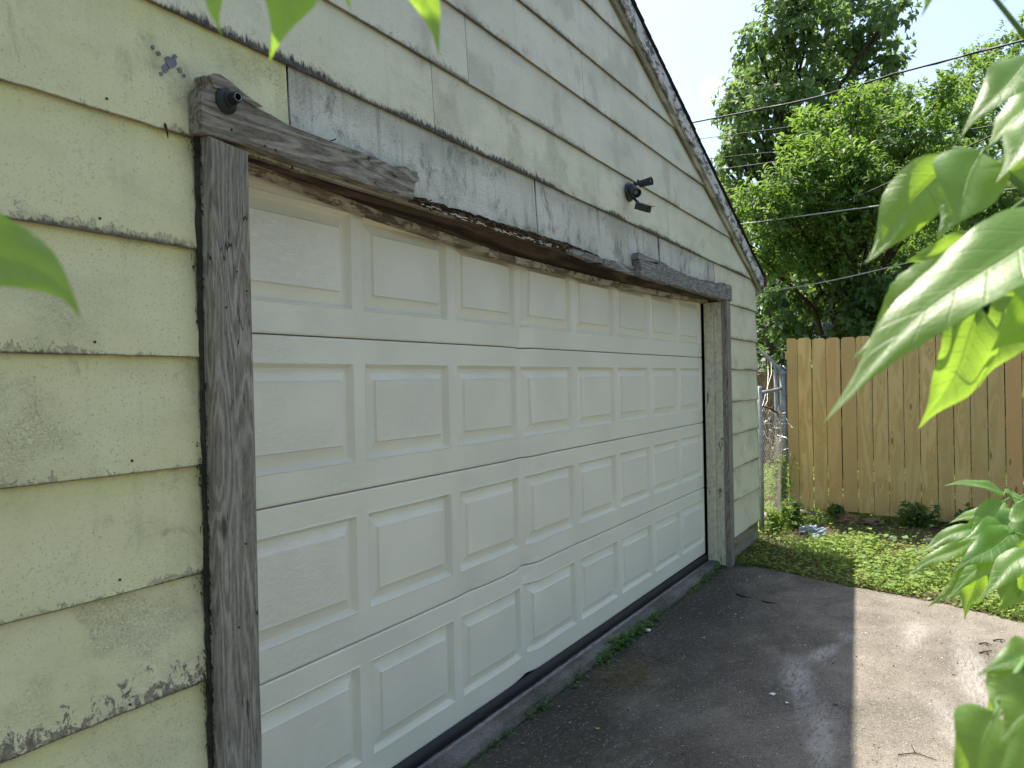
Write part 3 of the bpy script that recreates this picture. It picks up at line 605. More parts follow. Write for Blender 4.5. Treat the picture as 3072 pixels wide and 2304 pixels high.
# posts beside the door
lj = prism('jamb_board', [(-.213, -.1), (-.080, -.1), (-.079, .5), (-.0815, .62), (-.080, .8), (-.078, 1.3), (-.081, 1.62), (-.079, 2.095), (-.212, 2.108), (-.214, 1.2)], -.196, -.152, OLDWOOD, gar, jit=.0006, bev=.003)
lj['label'] = 'thick grey weathered post board left of the door'
rj = prism('jamb_board', [(4.925, -.1), (5.042, -.1), (5.042, 2.045), (4.922, 2.052), (4.926, 1.2), (4.921, .6)], -.198, -.154, OLDWOOD, gar, jit=.0006, bev=.003)
rj['label'] = 'grey weathered post board right of the door'
box('jamb_liner', -.079, -.060, -.1535, -.10, -.09, 2.09, JAMBP, gar, bev=.002, uvax='z', seg=12, wob=.001)
box('jamb_liner', 4.925, 4.953, -.1535, -.088, -.088, 2.04, JAMBP, gar, bev=.002, uvax='z', seg=12, wob=.001)['label'] = 'right jamb lining with peeling cream paint'
box('jamb_stop', 4.893, 4.952, -.087, -.018, -.086, 2.035, JAMBP, gar, bev=.002, uvax='z', seg=14, wob=.0022)['label'] = 'right door stop with cream paint flaking off near the foot'
box('jamb_stop', -.059, -.012, -.087, -.018, -.086, 2.08, JAMBP, gar, bev=.002, uvax='z', seg=10, wob=.001)
# splintered caulk and lichen between left post and siding
v = []; f = []; rs = random.Random(4)
for i in range(1100):
    z = rs.uniform(-.05, 2.24); x = -.214-rs.random()**2*.024; y = rs.uniform(-.19, -.150); a = rs.uniform(-2.6, -.6) if rs.random() < .8 else rs.uniform(0, 6); l = rs.uniform(.005, .024)
    if rs.random() < .3: z = zc(rs.randint(0, 8), -.2)+rs.uniform(-.05, .02); x -= rs.random()*.02
    y = max(min(y, -.153), -.166)
    if n3(0, 0, z, 3.5) < -.12: continue
    p = Vector((x, y, z)); d = Vector((math.cos(a)*.6, rs.uniform(-.3, .1), math.sin(a)))*l; w = Vector((rs.uniform(.4, 1), rs.uniform(-.5, .5), rs.uniform(-.4, .4)))*.0022
    b = len(v); v += [p-w, p+w, p+d]; f.append((b, b+1, b+2))
tag(mk('frayed_caulk', v, f, plain('black lichen', (.03, .032, .022), .95, 0, .1, .5, 40), gar), kind='stuff')
def caulk_col():
    v = []; f = []
    for i in range(141):
        z = -.08+2.3*i/140; w = .011+.008*n3(0, 0, z, 5)+.005*n3(2, 0, z, 21)
        for x, y in ((-.2135-max(.002, w), -.1515), (-.216-w*.5, -.158-.01*abs(n3(1, 1, z, 9))), (-.2132, -.160-.005*abs(n3(1, 5, z, 7)))): v.append((x, y, z))
    for i in range(140):
        for j in range(2): f.append((i*3+j, i*3+j+1, i*3+j+4, i*3+j+3))
    return v, f
CAULK = plain('blackened caulk', (.05, .052, .035), .95, 0, .1, .7, 60, .004)
v, f = caulk_col(); mk('caulk_strip', v, f, CAULK, gar, smooth=True)

# head of the door: broken header board, rotten lintel, right stub
hl = [(-.241, 2.110), (-.241, 2.192), (-.238, 2.226), (-.222, 2.229), (-.216, 2.243), (-.224, 2.256), (-.222, 2.262), (-.205, 2.260), (-.196, 2.266), (-.182, 2.272), (-.165, 2.268), (-.15, 2.262), (-.125, 2.254), (-.104, 2.245), (-.07, 2.236), (-.05, 2.228), (.01, 2.219), (.071, 2.209), (.182, 2.206), (.287, 2.204), (.36, 2.2035), (.434, 2.205), (.52, 2.199), (.577, 2.194), (.61, 2.203), (.645, 2.208), (.69, 2.203), (.719, 2.206), (.715, 2.192), (.727, 2.183), (.723, 2.171), (.705, 2.164), (.698, 2.15), (.692, 2.147), (.70, 2.135), (.688, 2.124), (.700, 2.116), (.690, 2.108), (.686, 2.099), (.5, 2.103), (.397, 2.106), (.123, 2.107), (-.078, 2.112)]
prism('header_board', hl, -.199, -.156, OLDWOODX, gar, jit=.0009, bev=.0025)['label'] = 'broken grey header board at the left end of the door head'
prism('header_splinter', [(-.218, 2.262), (-.2, 2.272), (-.178, 2.2755), (-.15, 2.268), (-.09, 2.246), (-.03, 2.231), (-.05, 2.222), (-.12, 2.236), (-.17, 2.239), (-.2, 2.236)], -.206, -.1995, OLDWOODX, gar, jit=.001)
hr = [(2.958, 2.055), (2.967, 2.098), (2.958, 2.123), (2.943, 2.135), (2.952, 2.146), (3.03, 2.142), (3.134, 2.155), (3.25, 2.15), (3.32, 2.168), (3.40, 2.172), (3.474, 2.170), (3.55, 2.158), (3.636, 2.158), (3.74, 2.149), (3.84, 2.151), (3.9, 2.143), (3.955, 2.148), (4.03, 2.146), (4.127, 2.156), (4.17, 2.140), (4.234, 2.149), (4.30, 2.148), (4.384, 2.159), (4.44, 2.147), (4.50, 2.150), (4.53, 2.168), (4.57, 2.139), (4.60, 2.135), (4.638, 2.138), (4.68, 2.162), (4.73, 2.158), (4.765, 2.176), (4.79, 2.152), (4.85, 2.158), (4.872, 2.182), (4.90, 2.168), (4.95, 2.172), (5.005, 2.184), (5.03, 2.172), (5.073, 2.178), (5.078, 2.11), (5.075, 2.050), (4.95, 2.052), (4.777, 2.044), (4.6, 2.049), (4.472, 2.044), (4.3, 2.050), (4.121, 2.046), (3.95, 2.052), (3.769, 2.049), (3.6, 2.052), (3.452, 2.046), (3.3, 2.052), (3.179, 2.048)]
prism('header_board', hr, -.204, -.160, DRIFT, gar, jit=.0012, bev=.003)['label'] = 'bleached jagged stub of header board above the right end of the door'
prism('header_splinter', [(2.940, 2.150), (2.944, 2.188), (2.965, 2.19), (3.134, 2.181), (3.32, 2.183), (3.46, 2.176), (3.32, 2.170), (3.134, 2.158), (3.03, 2.144)], -.198, -.162, DRIFT, gar, jit=.001)
FB = [(-.08, 2.105), (.7, 2.100), (1.0, 2.094), (1.3, 2.086), (2.0, 2.084), (2.45, 2.060), (3.0, 2.052), (4.95, 2.046)]     # front lower edge of the lintel
SB = [(-.08, 2.110), (.09, 2.098), (.64, 2.050), (1.6, 2.003), (2.8, 1.996), (4.0, 2.012), (4.95, 2.033)]               # lower edge of the stop trim
def loft(name, rows, mat, label=None, jit=0, smooth=False, x0=-.078, x1=4.92, n=130):
    """rows: functions x -> (y, z) going round the section"""
    v = []; f = []; m = len(rows)
    for i in range(n+1):
        x = x0+(x1-x0)*i/n
        for k, r in enumerate(rows):
            y, z = r(x); v.append((x, y+jit*n3(x, k*3.3, 1, 9), z+jit*n3(x, k*3.3, 4, 11)))
    for i in range(n):
        for k in range(m): f.append((i*m+k, i*m+(k+1) % m, (i+1)*m+(k+1) % m, (i+1)*m+k))
    f.append(tuple(range(m))[::-1]); f.append(tuple(n*m+k for k in range(m)))
    o = mk(name, v, f, mat, gar, smooth=smooth)
    if label: o['label'] = label
    return o
loft('lintel_soffit', [lambda x: (-.150, lerp(FB, x)), lambda x: (-.105, lerp(FB, x)+.003), lambda x: (-.1, lerp(FB, x)-.002), lambda x: (-.03, lerp(SB, x)+.024), lambda x: (-.03, lerp(SB, x)+.034), lambda x: (-.150, 2.122)], SOFF, 'brown water stained underside of the door head')
loft('door_stop', [lambda x: (-.052, lerp(SB, x)+.010), lambda x: (-.047, lerp(SB, x)), lambda x: (-.012, lerp(SB, x)-.002), lambda x: (-.012, lerp(SB, x)+.03), lambda x: (-.052, lerp(SB, x)+.028)], STOPW, 'peeling pale stop trim along the top of the door', .0012)
def rot():
    # crumbling face where the header board has rotted away
    v = []; f = []; n = 300; m = 9; x0, x1 = .688, 2.44
    for i in range(n+1):
        x = x0+(x1-x0)*i/n; zt = 2.128+.009*n3(x, 0, 3, 7)+.006*n3(x, 0, 9, 23)-.012*max(0, (x-2.0)/.44); zb = lerp(FB, x)-.004+.005*n3(x, 4, 4, 15)
        for j in range(m):
            t = j/(m-1); bump = .018*n3(x*1.0, 0, t*1.4, 13)+.008*n3(x, 2, t*3, 40)+.010*math.sin(t*3.14)
            lip = .012*(1-t)**4
            v.append((x, -.160-bump*.9-lip, zb+(zt-zb)*t))
    for i in range(n):
        for j in range(m-1): f.append((i*m+j, (i+1)*m+j, (i+1)*m+j+1, i*m+j+1))
    return mk('rotten_lintel_face', v, f, ROT, gar)
rot()
v = []; f = []; rs = random.Random(9)
for i in range(260):  # splinters and paint curls on the rotten face
    x = rs.uniform(.69, 2.5); z = lerp(FB, x)+rs.uniform(-.008, .032); p = Vector((x, -.176-rs.random()*.008, z)); d = Vector((rs.uniform(-1, 1), rs.uniform(-.5, .1), rs.uniform(-.35, .25)))*rs.uniform(.01, .035); w = Vector((0, -.002, .0028))
    b = len(v); v += [p-w, p+w, p+d]; f.append((b, b+1, b+2))
tag(mk('splinters', v, f, ROT, gar), kind='stuff')
v = []; f = []; rs = random.Random(19)
for i in range(90):  # pale curls of old paint left along the lower lip
    x = rs.uniform(.75, 2.3); z = lerp(FB, x)+rs.uniform(-.006, .004)+.004*n3(x, 4, 4, 15); l = rs.uniform(.008, .035); p = Vector((x, -.1805, z)); d = Vector((l, rs.uniform(-.003, .001), rs.uniform(-.004, .001)))
    b = len(v); v += [p, p+Vector((0, -.002, .0035)), p+d+Vector((0, -.002, .003)), p+d]; f.append((b, b+1, b+2, b+3))
tag(mk('paint_curls', v, f, plain('old white paint flake', (.55, .55, .49), .7), gar), kind='stuff')
SCAR = plain('bare grey scar', (.20, .21, .23), .8, 0, .2, .5, 60)
rs = random.Random(8)
for cx, cz, s in ((-.285, 2.285, .020), (-.305, 2.262, .011), (-.325, 2.295, .006), (-.34, 2.305, .005), (-.318, 2.245, .006), (-.26, 2.272, .008), (-.275, 2.303, .006), (-.248, 2.262, .006)):
    o = [(cx+s*rs.uniform(.6, 1.3)*math.cos(a), -.1492, cz+s*rs.uniform(.5, 1.2)*math.sin(a)) for a in [k*.7 for k in range(9)]]
    o2 = [(x, -.140, z) for x, y, z in o]; mk('paint_scar', o+o2, [tuple(range(9))]+[(j, j+9, (j+1) % 9+9, (j+1) % 9) for j in range(9)], SCAR, gar)
prism('header_remnant', [(2.02, 2.076), (2.02, 2.096), (2.1, 2.101), (2.25, 2.099), (2.41, 2.097), (2.425, 2.085), (2.39, 2.066), (2.3, 2.060), (2.15, 2.070)], -.186, -.157, DRIFT, gar, jit=.002, bev=.002)
prism('header_remnant', [(2.50, 2.062), (2.50, 2.104), (2.62, 2.106), (2.8, 2.104), (2.94, 2.106), (2.95, 2.055), (2.75, 2.058)], -.170, -.152, DRIFT, gar, jit=.001, bev=.002)
tube('bent_nail', [(2.86, -.168, 2.078), (2.865, -.185, 2.079), (2.88, -.198, 2.077)], .0022, RUST, gar, 6)
tube('bent_nail', [(2.97, -.162, 2.152), (2.95, -.19, 2.158), (2.93, -.196, 2.158)], .0022, RUST, gar, 6)
tube('nail', [(.30, -.152, 2.222), (.285, -.187, 2.217), (.278, -.2, 2.2165)], .002, RUST, gar, 6)
for x, z in ((-.14, 2.14), (-.02, 2.125), (.02, 2.122), (.47, 2.118)): tube('nail_head', [(x, -.199, z), (x, -.2008, z)], .0035, RUST, gar, 8)
for x, z in ((-.13, 1.76), (-.17, 1.66), (-.097, 1.71), (-.12, 1.02), (-.15, .80)): tube('nail_head', [(x, -.196, z), (x, -.1978, z)], .003, RUST, gar, 8)
# nails in the siding
for x, z in ((-.314, 2.118), (-.475, 2.137), (-.50, 1.85), (-.43, 1.275), (-.47, .995), (-.45, .69), (-.32, .40), (-.52, 1.56)):
    tube('nail_head', [(x, -.1525, z), (x, -.1545, z)], .0032, RUST, gar, 7)
tube('rust_spike', [(-.314, -.1535, 2.116), (-.314, -.160, 2.10), (-.312, -.161, 2.082)], [.004, .003, .001], RUST, gar, 6)

# rake trim, roof and gutter
def strip(name, lo, hi, y0, y1, mat, x0=2.43, x1=6.32, n=60, jit=0, sgn=1):
    v = []; f = []
    for i in range(n+1):
        x = x0+(x1-x0)*i/n; z = 2.268+.385*(XC-x)
        a = z+lo+jit*n3(x, 1, 1, 8); b = z+hi
        X = x if sgn > 0 else 2*PEAK-x
        v += [(X, y0, a), (X, y0, b), (X, y1, b), (X, y1, a)]
    for i in range(n):
        for k in range(4): f.append((i*4+k, i*4+(k+1) % 4, (i+1)*4+(k+1) % 4, (i+1)*4+k))
    f += [(0, 3, 2, 1), (n*4, n*4+1, n*4+2, n*4+3)]
    return mk(name, v, f, mat, gar)
for sg in (1, -1):
    strip('frieze_board', -.010, .040, -.170, -.1535, FRIEZE, sgn=sg, x1=6.27)
    strip('rake_board', .0405, .162, -.186, -.1705, RAKEP, sgn=sg, x1=6.335, jit=.001)
    roof = strip('roof_deck', .1625, .178, -.19, 6.5, DARKIN, sgn=sg, x1=6.34)
    for i in range(31):     # one object for each course of shingles, edges stepping like stairs
        x1 = 6.38-i*.13; x0 = x1-.14
        z = lambda x: 2.268+.385*(XC-x)+.181
        y0 = -.197+.005*n3(i, sg, 0, 3.1)
        pts = [(x0, y0, z(x0)+.001), (x1, y0, z(x1)+.008), (x1, y0, z(x1)+.013), (x0, y0, z(x0)+.006)]
        if sg < 0: pts = [(2*PEAK-a, b, c_) for a, b, c_ in pts]
        v = pts+[(a, 6.55, c_) for a, b, c_ in pts]
        mk('shingle_course', v, [(0, 1, 2, 3), (7, 6, 5, 4), (1, 5, 6, 2), (3, 2, 6, 7), (0, 4, 5, 1)], SHING, roof)
box('fascia_board', 6.325, 6.335, -.184, 6.5, 2.215, 2.36, RAKEP, gar, bev=.001, uvax='y')
def gutter():
    sec = [(6.338, 2.415), (6.338, 2.292), (6.40, 2.285), (6.425, 2.33), (6.432, 2.395), (6.445, 2.41), (6.438, 2.414), (6.424, 2.398), (6.416, 2.335), (6.394, 2.294), (6.345, 2.3), (6.345, 2.415)]
    v = [(x, y, z) for y in (-.2, 6.5) for x, z in sec]; n = len(sec)
    f = [(i, (i+1) % n, n+(i+1) % n, n+i) for i in range(n)]
    f.append((0, 1, 2, 3, 4, 7, 8, 9, 10, 11)[::-1]); f.append((0, 1, 2, 3, 4))
    return mk('gutter', v, f, GUTM, gar)
gutter()
for i in range(5): tube('gutter_rivet', [(6.39+.004*i, -.2, 2.30+.02*i), (6.39+.004*i, -.2025, 2.30+.02*i)], .004, plain('pink rivet', (.5, .3, .3), .6), gar, 6) if i < 4 else None

# ------------------------------------------------------------------ the sectional door
SEC = .5334; PIT = .6096; WD = 4.877; PM = .0286; PT = .0855; PB = .0998
def dent(x, z):
    xc = 1.845+.02*math.sin(z*5)-.03*max(0, z-1.6)
    a = .018+.010*math.exp(-((z-.45)/.30)**2)+.009*math.exp(-((z-1.6)/.3)**2)+.004*math.exp(-((z-1.07)/.1)**2)
    d = x-xc
    y = a*(max(0, 1-d/.085) if d > 0 else max(0, 1+d/.26)**2.2)
    y -= .007*math.exp(-((d-.14)/.09)**2)
    y += .010*math.exp(-(((x-1.33)/.06)**2+((z-.54)/.06)**2))+.012*math.exp(-((d/.05)**2+((z-.50)/.07)**2))
    y += .004*math.exp(-(((x-2.95)/.12)**2+((z-.82)/.12)**2))
    y += .004*math.exp(-(((x-2.45)/.1)**2+((z-.5)/.12)**2))+.0015*n3(x, 0, z, 1.7)
    dz = .005*math.exp(-abs(x-1.87)/.07)*max(0, 1-z/.12)-.002*math.exp(-abs(d)/.10)*min(1, z/.3)
    t = x/WD     # the old door has sagged unevenly in its tracks
    dz += (1-t)*lerp([(0, -.012), (.533, -.0093), (1.067, -.002), (1.6, .0119), (2.14, .014)], z)+t*lerp([(0, .006), (.533, .0075), (1.067, 0), (1.6, -.006), (2.14, -.008)], z)
    return y, dz
door = box('garage_door', .004, WD-.004, .072, .085, .004, 2.13, BLACKR, gar, bev=0); door['label'] = 'closed white sectional overhead door with raised panels and a creased fold left of centre'
def dv(x, y, z):
    a, b = dent(x, z); return (x, y+a, z+b)
def dcol():
    xs = [0, .012]
    for c_ in range(8):
        a, b = PIT*c_+PM, PIT*(c_+1)-PM
        xs += [a+(b-a)*i/11 for i in range(12)]
        if c_ < 7:
            for i in range(1, 3): xs.append(b+2*PM*i/3)
    xs += [WD-.012, WD]; return sorted(set(round(x, 5) for x in xs))
XS = dcol()
def section(k):
    z0 = SEC*k+.0008; z1 = SEC*(k+1)-.0008; pb, pt = SEC*k+PB, SEC*(k+1)-PT
    zs = [(z0, .020), (z0+.002, .003), (z0+.007, 0), (z0+.05, 0)]+[(pb+(pt-pb)*i/9, 0) for i in range(10)]+[(z1-.045, 0), (z1-.007, 0), (z1-.002, .003), (z1, .020)]
    v = [dv(x, y, z) for x in XS for z, y in zs]; n = len(zs); f = []
    for i in range(len(XS)-1):
        for j in range(n-1):
            xm = (XS[i]+XS[i+1])/2; zm = (zs[j][0]+zs[j+1][0])/2; q = (xm % PIT)
            if pb < zm < pt and PM < q < PIT-PM: continue
            f.append((i*n+j, (i+1)*n+j, (i+1)*n+j+1, i*n+j+1))
    b = len(v)
    for i in (0, len(XS)-1):
        for j in range(n): x, y, z = v[i*n+j]; v.append((x, .07, z))
    for j in range(n-1): f.append((j, j+1, b+j+1, b+j)); f.append(((len(XS)-1)*n+j, b+n+j, b+n+j+1, (len(XS)-1)*n+j+1))
    return mk('door_section', v, f, DOOR, door)
PROF = [(0, 0), (.003, -.0022), (.0055, -.0012), (.012, .010), (.0185, .0215), (.0215, .0218), (.060, .0085), (.0645, .0008), (.069, .0014)]
def panel(k, c_):
    a, b = PIT*c_+PM, PIT*(c_+1)-PM; pb, pt = SEC*k+PB, SEC*(k+1)-PT
    ns, nz = 11, 9; v = []; f = []
    rings = []
    for d, y in PROF:
        x0, x1, z0, z1 = a+d, b-d, pb+d, pt-d
        ring = [(x0+(x1-x0)*i/ns, z0) for i in range(ns)]+[(x1, z0+(z1-z0)*i/nz) for i in range(nz)]+[(x1-(x1-x0)*i/ns, z1) for i in range(ns)]+[(x0, z1-(z1-z0)*i/nz) for i in range(nz)]
        rings.append(len(v)); v += [dv(x, y, z) for x, z in ring]
    m = 2*(ns+nz)
    for r0, r1 in zip(rings, rings[1:]):
        for i in range(m): f.append((r0+i, r0+(i+1) % m, r1+(i+1) % m, r1+i))
    d, y = PROF[-1]; x0, x1, z0, z1 = a+d, b-d, pb+d, pt-d; L = rings[-1]
    # inner grid reusing the last ring on its border
    idx = {}
    for i in range(ns+1):
        for j in range(nz+1):
            if j == 0 and i < ns: q = L+i
            elif i == ns and j < nz: q = L+ns+j
            elif j == nz and i > 0: q = L+ns+nz+(ns-i)
            elif i == 0: q = L+2*ns+nz+(nz-j) if j > 0 else L
            else: q = len(v); v.append(dv(x0+(x1-x0)*i/ns, y, z0+(z1-z0)*j/nz))
            idx[i, j] = q
    for i in range(ns):
        for j in range(nz): f.append((idx[i, j], idx[i+1, j], idx[i+1, j+1], idx[i, j+1]))
    return mk('door_panel', v, f, DOOR, door)
for k in range(4):
    section(k)
    for c_ in range(8): panel(k, c_)
v = []; f = []; n = 120
for i in range(n+1):
    x = .0+WD*i/n; k_ = .006*math.exp(-((x-1.98)/.12)**2); w = .003*n3(x, 0, 0, 2.2)
    for y, z in ((-.004-k_, .004+k_), (-.016-k_, -.004+k_), (-.024-k_+w, -.022), (-.018+w, -.044), (.0, -.052), (.02, -.054), (.022, .002)): v.append((x, y, z))
for i in range(n):
    for j in range(6): f.append((i*7+j, i*7+j+1, (i+1)*7+j+1, (i+1)*7+j))
mk('bottom_seal', v, f, BLACKR, door, smooth=True)

# ------------------------------------------------------------------ fittings on the wall
pl = root('lamp_holder', 'small black round lamp holder with empty socket on the left end of the header board', 'light fixture', (-.158, -.2, 2.212))
def disc(name, c_, d, prof, mat, parent, n=28, cap=True):
    """turned shape; prof = (distance along d, radius)"""
    d = Vector(d).normalized(); a = d.cross(Vector((0, 0, 1)))
    if a.length < .1: a = d.cross(Vector((1, 0, 0)))
    a.normalize(); b = d.cross(a); v = []; f = []; c_ = Vector(c_)
    for s, r in prof:
        for k in range(n): w = 2*math.pi*k/n; v.append(c_+d*s+(a*math.cos(w)+b*math.sin(w))*max(r, 1e-5))
    for i in range(len(prof)-1):
        for k in range(n): f.append((i*n+k, i*n+(k+1) % n, (i+1)*n+(k+1) % n, (i+1)*n+k))
    if cap: f.append(tuple(range(n))); f.append(tuple((len(prof)-1)*n+k for k in range(n))[::-1])
    return mk(name, v, f, mat, parent)
disc('base_plate', (-.158, -.2, 2.212), (0, -1, 0), [(0, .035), (.004, .0355), (.006, .033), (.008, .032), (.016, .024), (.018, .023)], BLACKP, pl)
sd = Vector((-.1, -1, .02)).normalized(); sc = Vector((-.158, -.216, 2.213))
disc('socket', sc, sd, [(0, .021), (.006, .0205), (.008, .0165), (.024, .016), (.03, .0155), (.034, .0145), (.034, .0110), (.012, .0105), (.012, .0001)], BLACKP, pl)
disc('socket_ring', sc+sd*.0325, sd, [(0, .0100), (.0022, .0108), (.0024, .0100), (.0005, .0094), (0, .0100)], CHROME, pl, cap=False)
for dx, dz in ((-.021, -.017), (.019, -.02), (-.004, .029)): disc('screw', (-.158+dx, -.207, 2.212+dz), (0, -1, 0), [(0, .004), (.003, .004), (.004, .002)], BLACKR, pl, 10)

fx = root('security_light', 'dusty black floodlight with two lamp cans and a motion sensor high on the siding', 'security light', (2.925, -.152, 2.549))
disc('base_plate', (2.925, -.153, 2.549), (0, -1, 0), [(0, .057), (.006, .058), (.012, .054), (.028, .040), (.036, .034), (.040, .02)], GREYP, fx)
tube('swivel_arm', [(2.915, -.178, 2.575), (2.906, -.205, 2.588), (2.903, -.222, 2.584), (2.902, -.236, 2.583)], [.013, .012, .009, .008], GREYP, fx, 10)
disc('wing_knob', (2.903, -.218, 2.588), (-.2, -.2, 1), [(0, .004), (.008, .004), (.012, .007), (.02, .006)], GREYP, fx, 10)
def can(c_, d, L, r):
    disc('lamp_can', c_, d, [(0, r*.35), (.002, r*.85), (.006, r), (L*.68, r*1.06), (L*.70, r*1.16), (L*.74, r*1.12), (L*.93, r*1.16), (L*.95, r*1.24), (L, r*1.24), (L, r*1.05), (L*.8, r*.98), (L*.78, .0001)], GREYP, fx, 26)
    disc('bulb_socket', Vector(c_)+Vector(d).normalized()*L*.785, d, [(0, r*.5), (.01, r*.5), (.011, r*.42), (.004, r*.38), (.003, .0001)], GALV, fx, 20)
can((2.904, -.226, 2.580), (-.05, -1, .13), .080, .0205)
can((2.897, -.178, 2.570), (-.62, -.62, -.60), .095, .0235)
tube('sensor_arm', [(2.91, -.19, 2.505), (2.885, -.215, 2.480), (2.862, -.232, 2.468)], [.009, .007, .008], GREYP, fx, 8)
def sensor():
    A = Vector((2.858, -.234, 2.462)); B = Vector((2.818, -.326, 2.423)); d = (B-A).normalized(); s = d.cross(Vector((0, 0, 1))).normalized(); u = s.cross(d)
    def bx(name, a0, a1, w0, w1, h0, h1, mat, taper=1):
        v = []
        for a_ in (a0, a1):
            for w_, h_ in ((w0, h0), (w1, h0), (w1, h1), (w0, h1)):
                kk = taper if a_ == a1 else 1; v.append(A+d*a_+s*w_*kk+u*h_)
        mk(name, v, [(3, 2, 1, 0), (4, 5, 6, 7), (0, 1, 5, 4), (1, 2, 6, 5), (2, 3, 7, 6), (3, 0, 4, 7)], mat, fx)
    L = (B-A).length
    bx('sensor_body', 0, L*.9, -.020, .020, -.036, .002, GREYP, .95)
    bx('sensor_hood', -.004, L*1.08, -.026, .026, .0025, .0055, plain('dusty grey hood', (.13, .15, .18), .5, 0, .4, .3, 30))
    disc('sensor_lens', A+d*(L*.86)-u*.018, d, [(0, .017), (.008, .016), (.013, .008), (.014, .0001)], BLACKP, fx, 16)
    bx('sensor_rib', L*.45, L*.48, -.0215, -.0205, -.034, 0, CHROME)
sensor()

# ------------------------------------------------------------------ new pine fence
fen = root('wood_fence', 'new dog-eared pine privacy fence at the back right of the driveway', 'fence', (7.6, -1.2, -.1))
BND = [-.138, -.252, -.397, -.543, -.69, -.84, -.993, -1.139, -1.286, -1.433, -1.587, -1.734, -1.881, -2.029, -2.175, -2.316]
BND += [-2.316-.147*i for i in range(1, 9)]
for i, (a, b) in enumerate(zip(BND, BND[1:])):
    rs = random.Random(i*7+1)
    w = a-b-.006-rs.random()*.005; yc = (a+b)/2; t = .016; c_ = .022
    zt = 1.826-.018*min(1, i/14)+rs.uniform(-.004, .004); zb = .0-.0225*i*.28+rs.uniform(-.006, .004)+.004
    o = [(-w/2, zb), (w/2, zb), (w/2, zt-c_), (w/2-c_, zt), (-w/2+c_, zt), (-w/2, zt-c_)]
    if i == 0: o[4] = (-w/2, zt); o = o[:5]+[(-w/2, zt-.001)]
    lean = rs.uniform(-.003, .003); dx = rs.uniform(-.003, .003)
    f_ = [Vector((7.6+dx, yc-p[0]+lean*(p[1]/1.8), p[1])) for p in o]; bk = [q+Vector((t, 0, 0)) for q in f_]
    pk = mk('picket', f_+bk, [tuple(range(6)), tuple(range(6, 12))[::-1]]+[(j, j+6, (j+1) % 6+6, (j+1) % 6) for j in range(6)], PINE, fen)
    for z in (1.62, .90, .24):
        for s in (-.32, .32):
            mk('nail_head', [(7.5985+dx, yc+s*w+.004*math.cos(q), z+.01*s+.004*math.sin(q)) for q in (0, 1.57, 3.14, 4.71)], [(0, 1, 2, 3)], RUST, pk)
for z in (1.60, .88, .22): box('rail', 7.618, 7.656, -3.5, -.118 if z > 1.5 else -.15, z, z+.09, PINE, fen, bev=.003, uvax='y')
for y in (-.20, -2.6): box('fence_post', 7.66, 7.75, y-.045, y+.045, -.3, 1.70, PINE, fen, bev=.004, uvax='z')

# ------------------------------------------------------------------ chain link remnant
ch = root('chain_link_fence', 'bent rusty chain link fence piece between the garage corner and the pine fence', 'chain link fence', (6.9, -.1, -.1))
tube('end_post', [(6.42, -.105, -.25), (6.40, -.113, .6), (6.395, -.112, 1.335)], .026, GALV, ch, 12)
tube('gate_post', [(7.50, -.118, -.25), (7.50, -.115, .7), (7.495, -.112, 1.44)], .030, GALV, ch, 12)
tube('gate_post', [(7.46, -.055, .0), (7.46, -.05, .7), (7.455, -.045, 1.50)], .018, GALV, ch, 10)
disc('post_cap', (7.495, -.112, 1.44), (0, 0, 1), [(0, .033), (.03, .033), (.05, .022), (.055, .0001)], GALV, ch, 14)
tube('top_rail', [(6.40, -.11, 1.265), (7.0, -.10, 1.275), (7.47, -.10, 1.29)], .017, GALV, ch, 10)
arm = [(7.50, -.10, 1.47), (7.48, -.02, 1.56), (7.46, .05, 1.65), (7.45, .115, 1.715)]
tube('barb_arm', arm, [.036, .028, .022, .013], GALV, ch, 4, smooth=False)
tube('arm_hook', [(7.5, -.112, 1.53), (7.5, -.15, 1.50), (7.5, -.155, 1.46), (7.5, -.12, 1.43)], .012, GALV, ch, 8)
for z in (1.22, .75, .32): disc('tension_band', (7.5, -.116, z), (0, 0, 1), [(0, .034), (.02, .034)], GALV, ch, 12); disc('tension_band', (6.40, -.112, z), (0, 0, 1), [(0, .030), (.02, .030)], GALV, ch, 12)
v = []; f = []; rs = random.Random(21)
def fabric(u, z):
    tang = max(0, (z-.72)/.45)
    x = 6.43+u*1.0; y = -.10-.05*math.sin(u*3.0)*(1-tang*.3)
    x += tang*(.05*n3(u*3, 1, z*3, 1.7)); y += tang*(.13*n3(u*4, 5, z*4, 1.5))+.012*n3(u, 0, z, 3); z = z-tang*.10*(.6+n3(u*2, 3, z*2, 2.2)-.25*math.sin(u*3.1))
    return (x, y, z)
DZ = .052; NU = 21
for i in range(NU):
    pts = [fabric((i+(.5 if k % 2 else -.02))/NU+.01, -.04+k*DZ*.5) for k in range(int(1.22/DZ*2))]
    tube_geo(pts, .0018, 3, v, f, False); pts = [fabric((i+(.5 if k % 2 else 1.02))/NU+.01, -.04+k*DZ*.5) for k in range(int(1.22/DZ*2))]
    tube_geo(pts, .0018, 3, v, f, False)
tag(mk('wire_mesh', v, f, WIREM, ch), kind='stuff')
v = []; f = []
for i in range(46):   # loose ends, unravelled along the top
    u = rs.random()**.7; z = rs.uniform(.62, 1.2); p = Vector(fabric(u, z)); pts = [p]; d = Vector((rs.uniform(-1, 1), rs.uniform(-1, 1), rs.uniform(-.8, .8)))
    for k in range(7): d = (d+Vector((rs.uniform(-1, 1), rs.uniform(-1, 1), rs.uniform(-1, .7)))*.8).normalized(); pts.append(pts[-1]+d*.027)
    tube_geo(pts, .0028, 3, v, f, False)
tag(mk('loose_wire', v, f, WIREL, ch), kind='stuff')
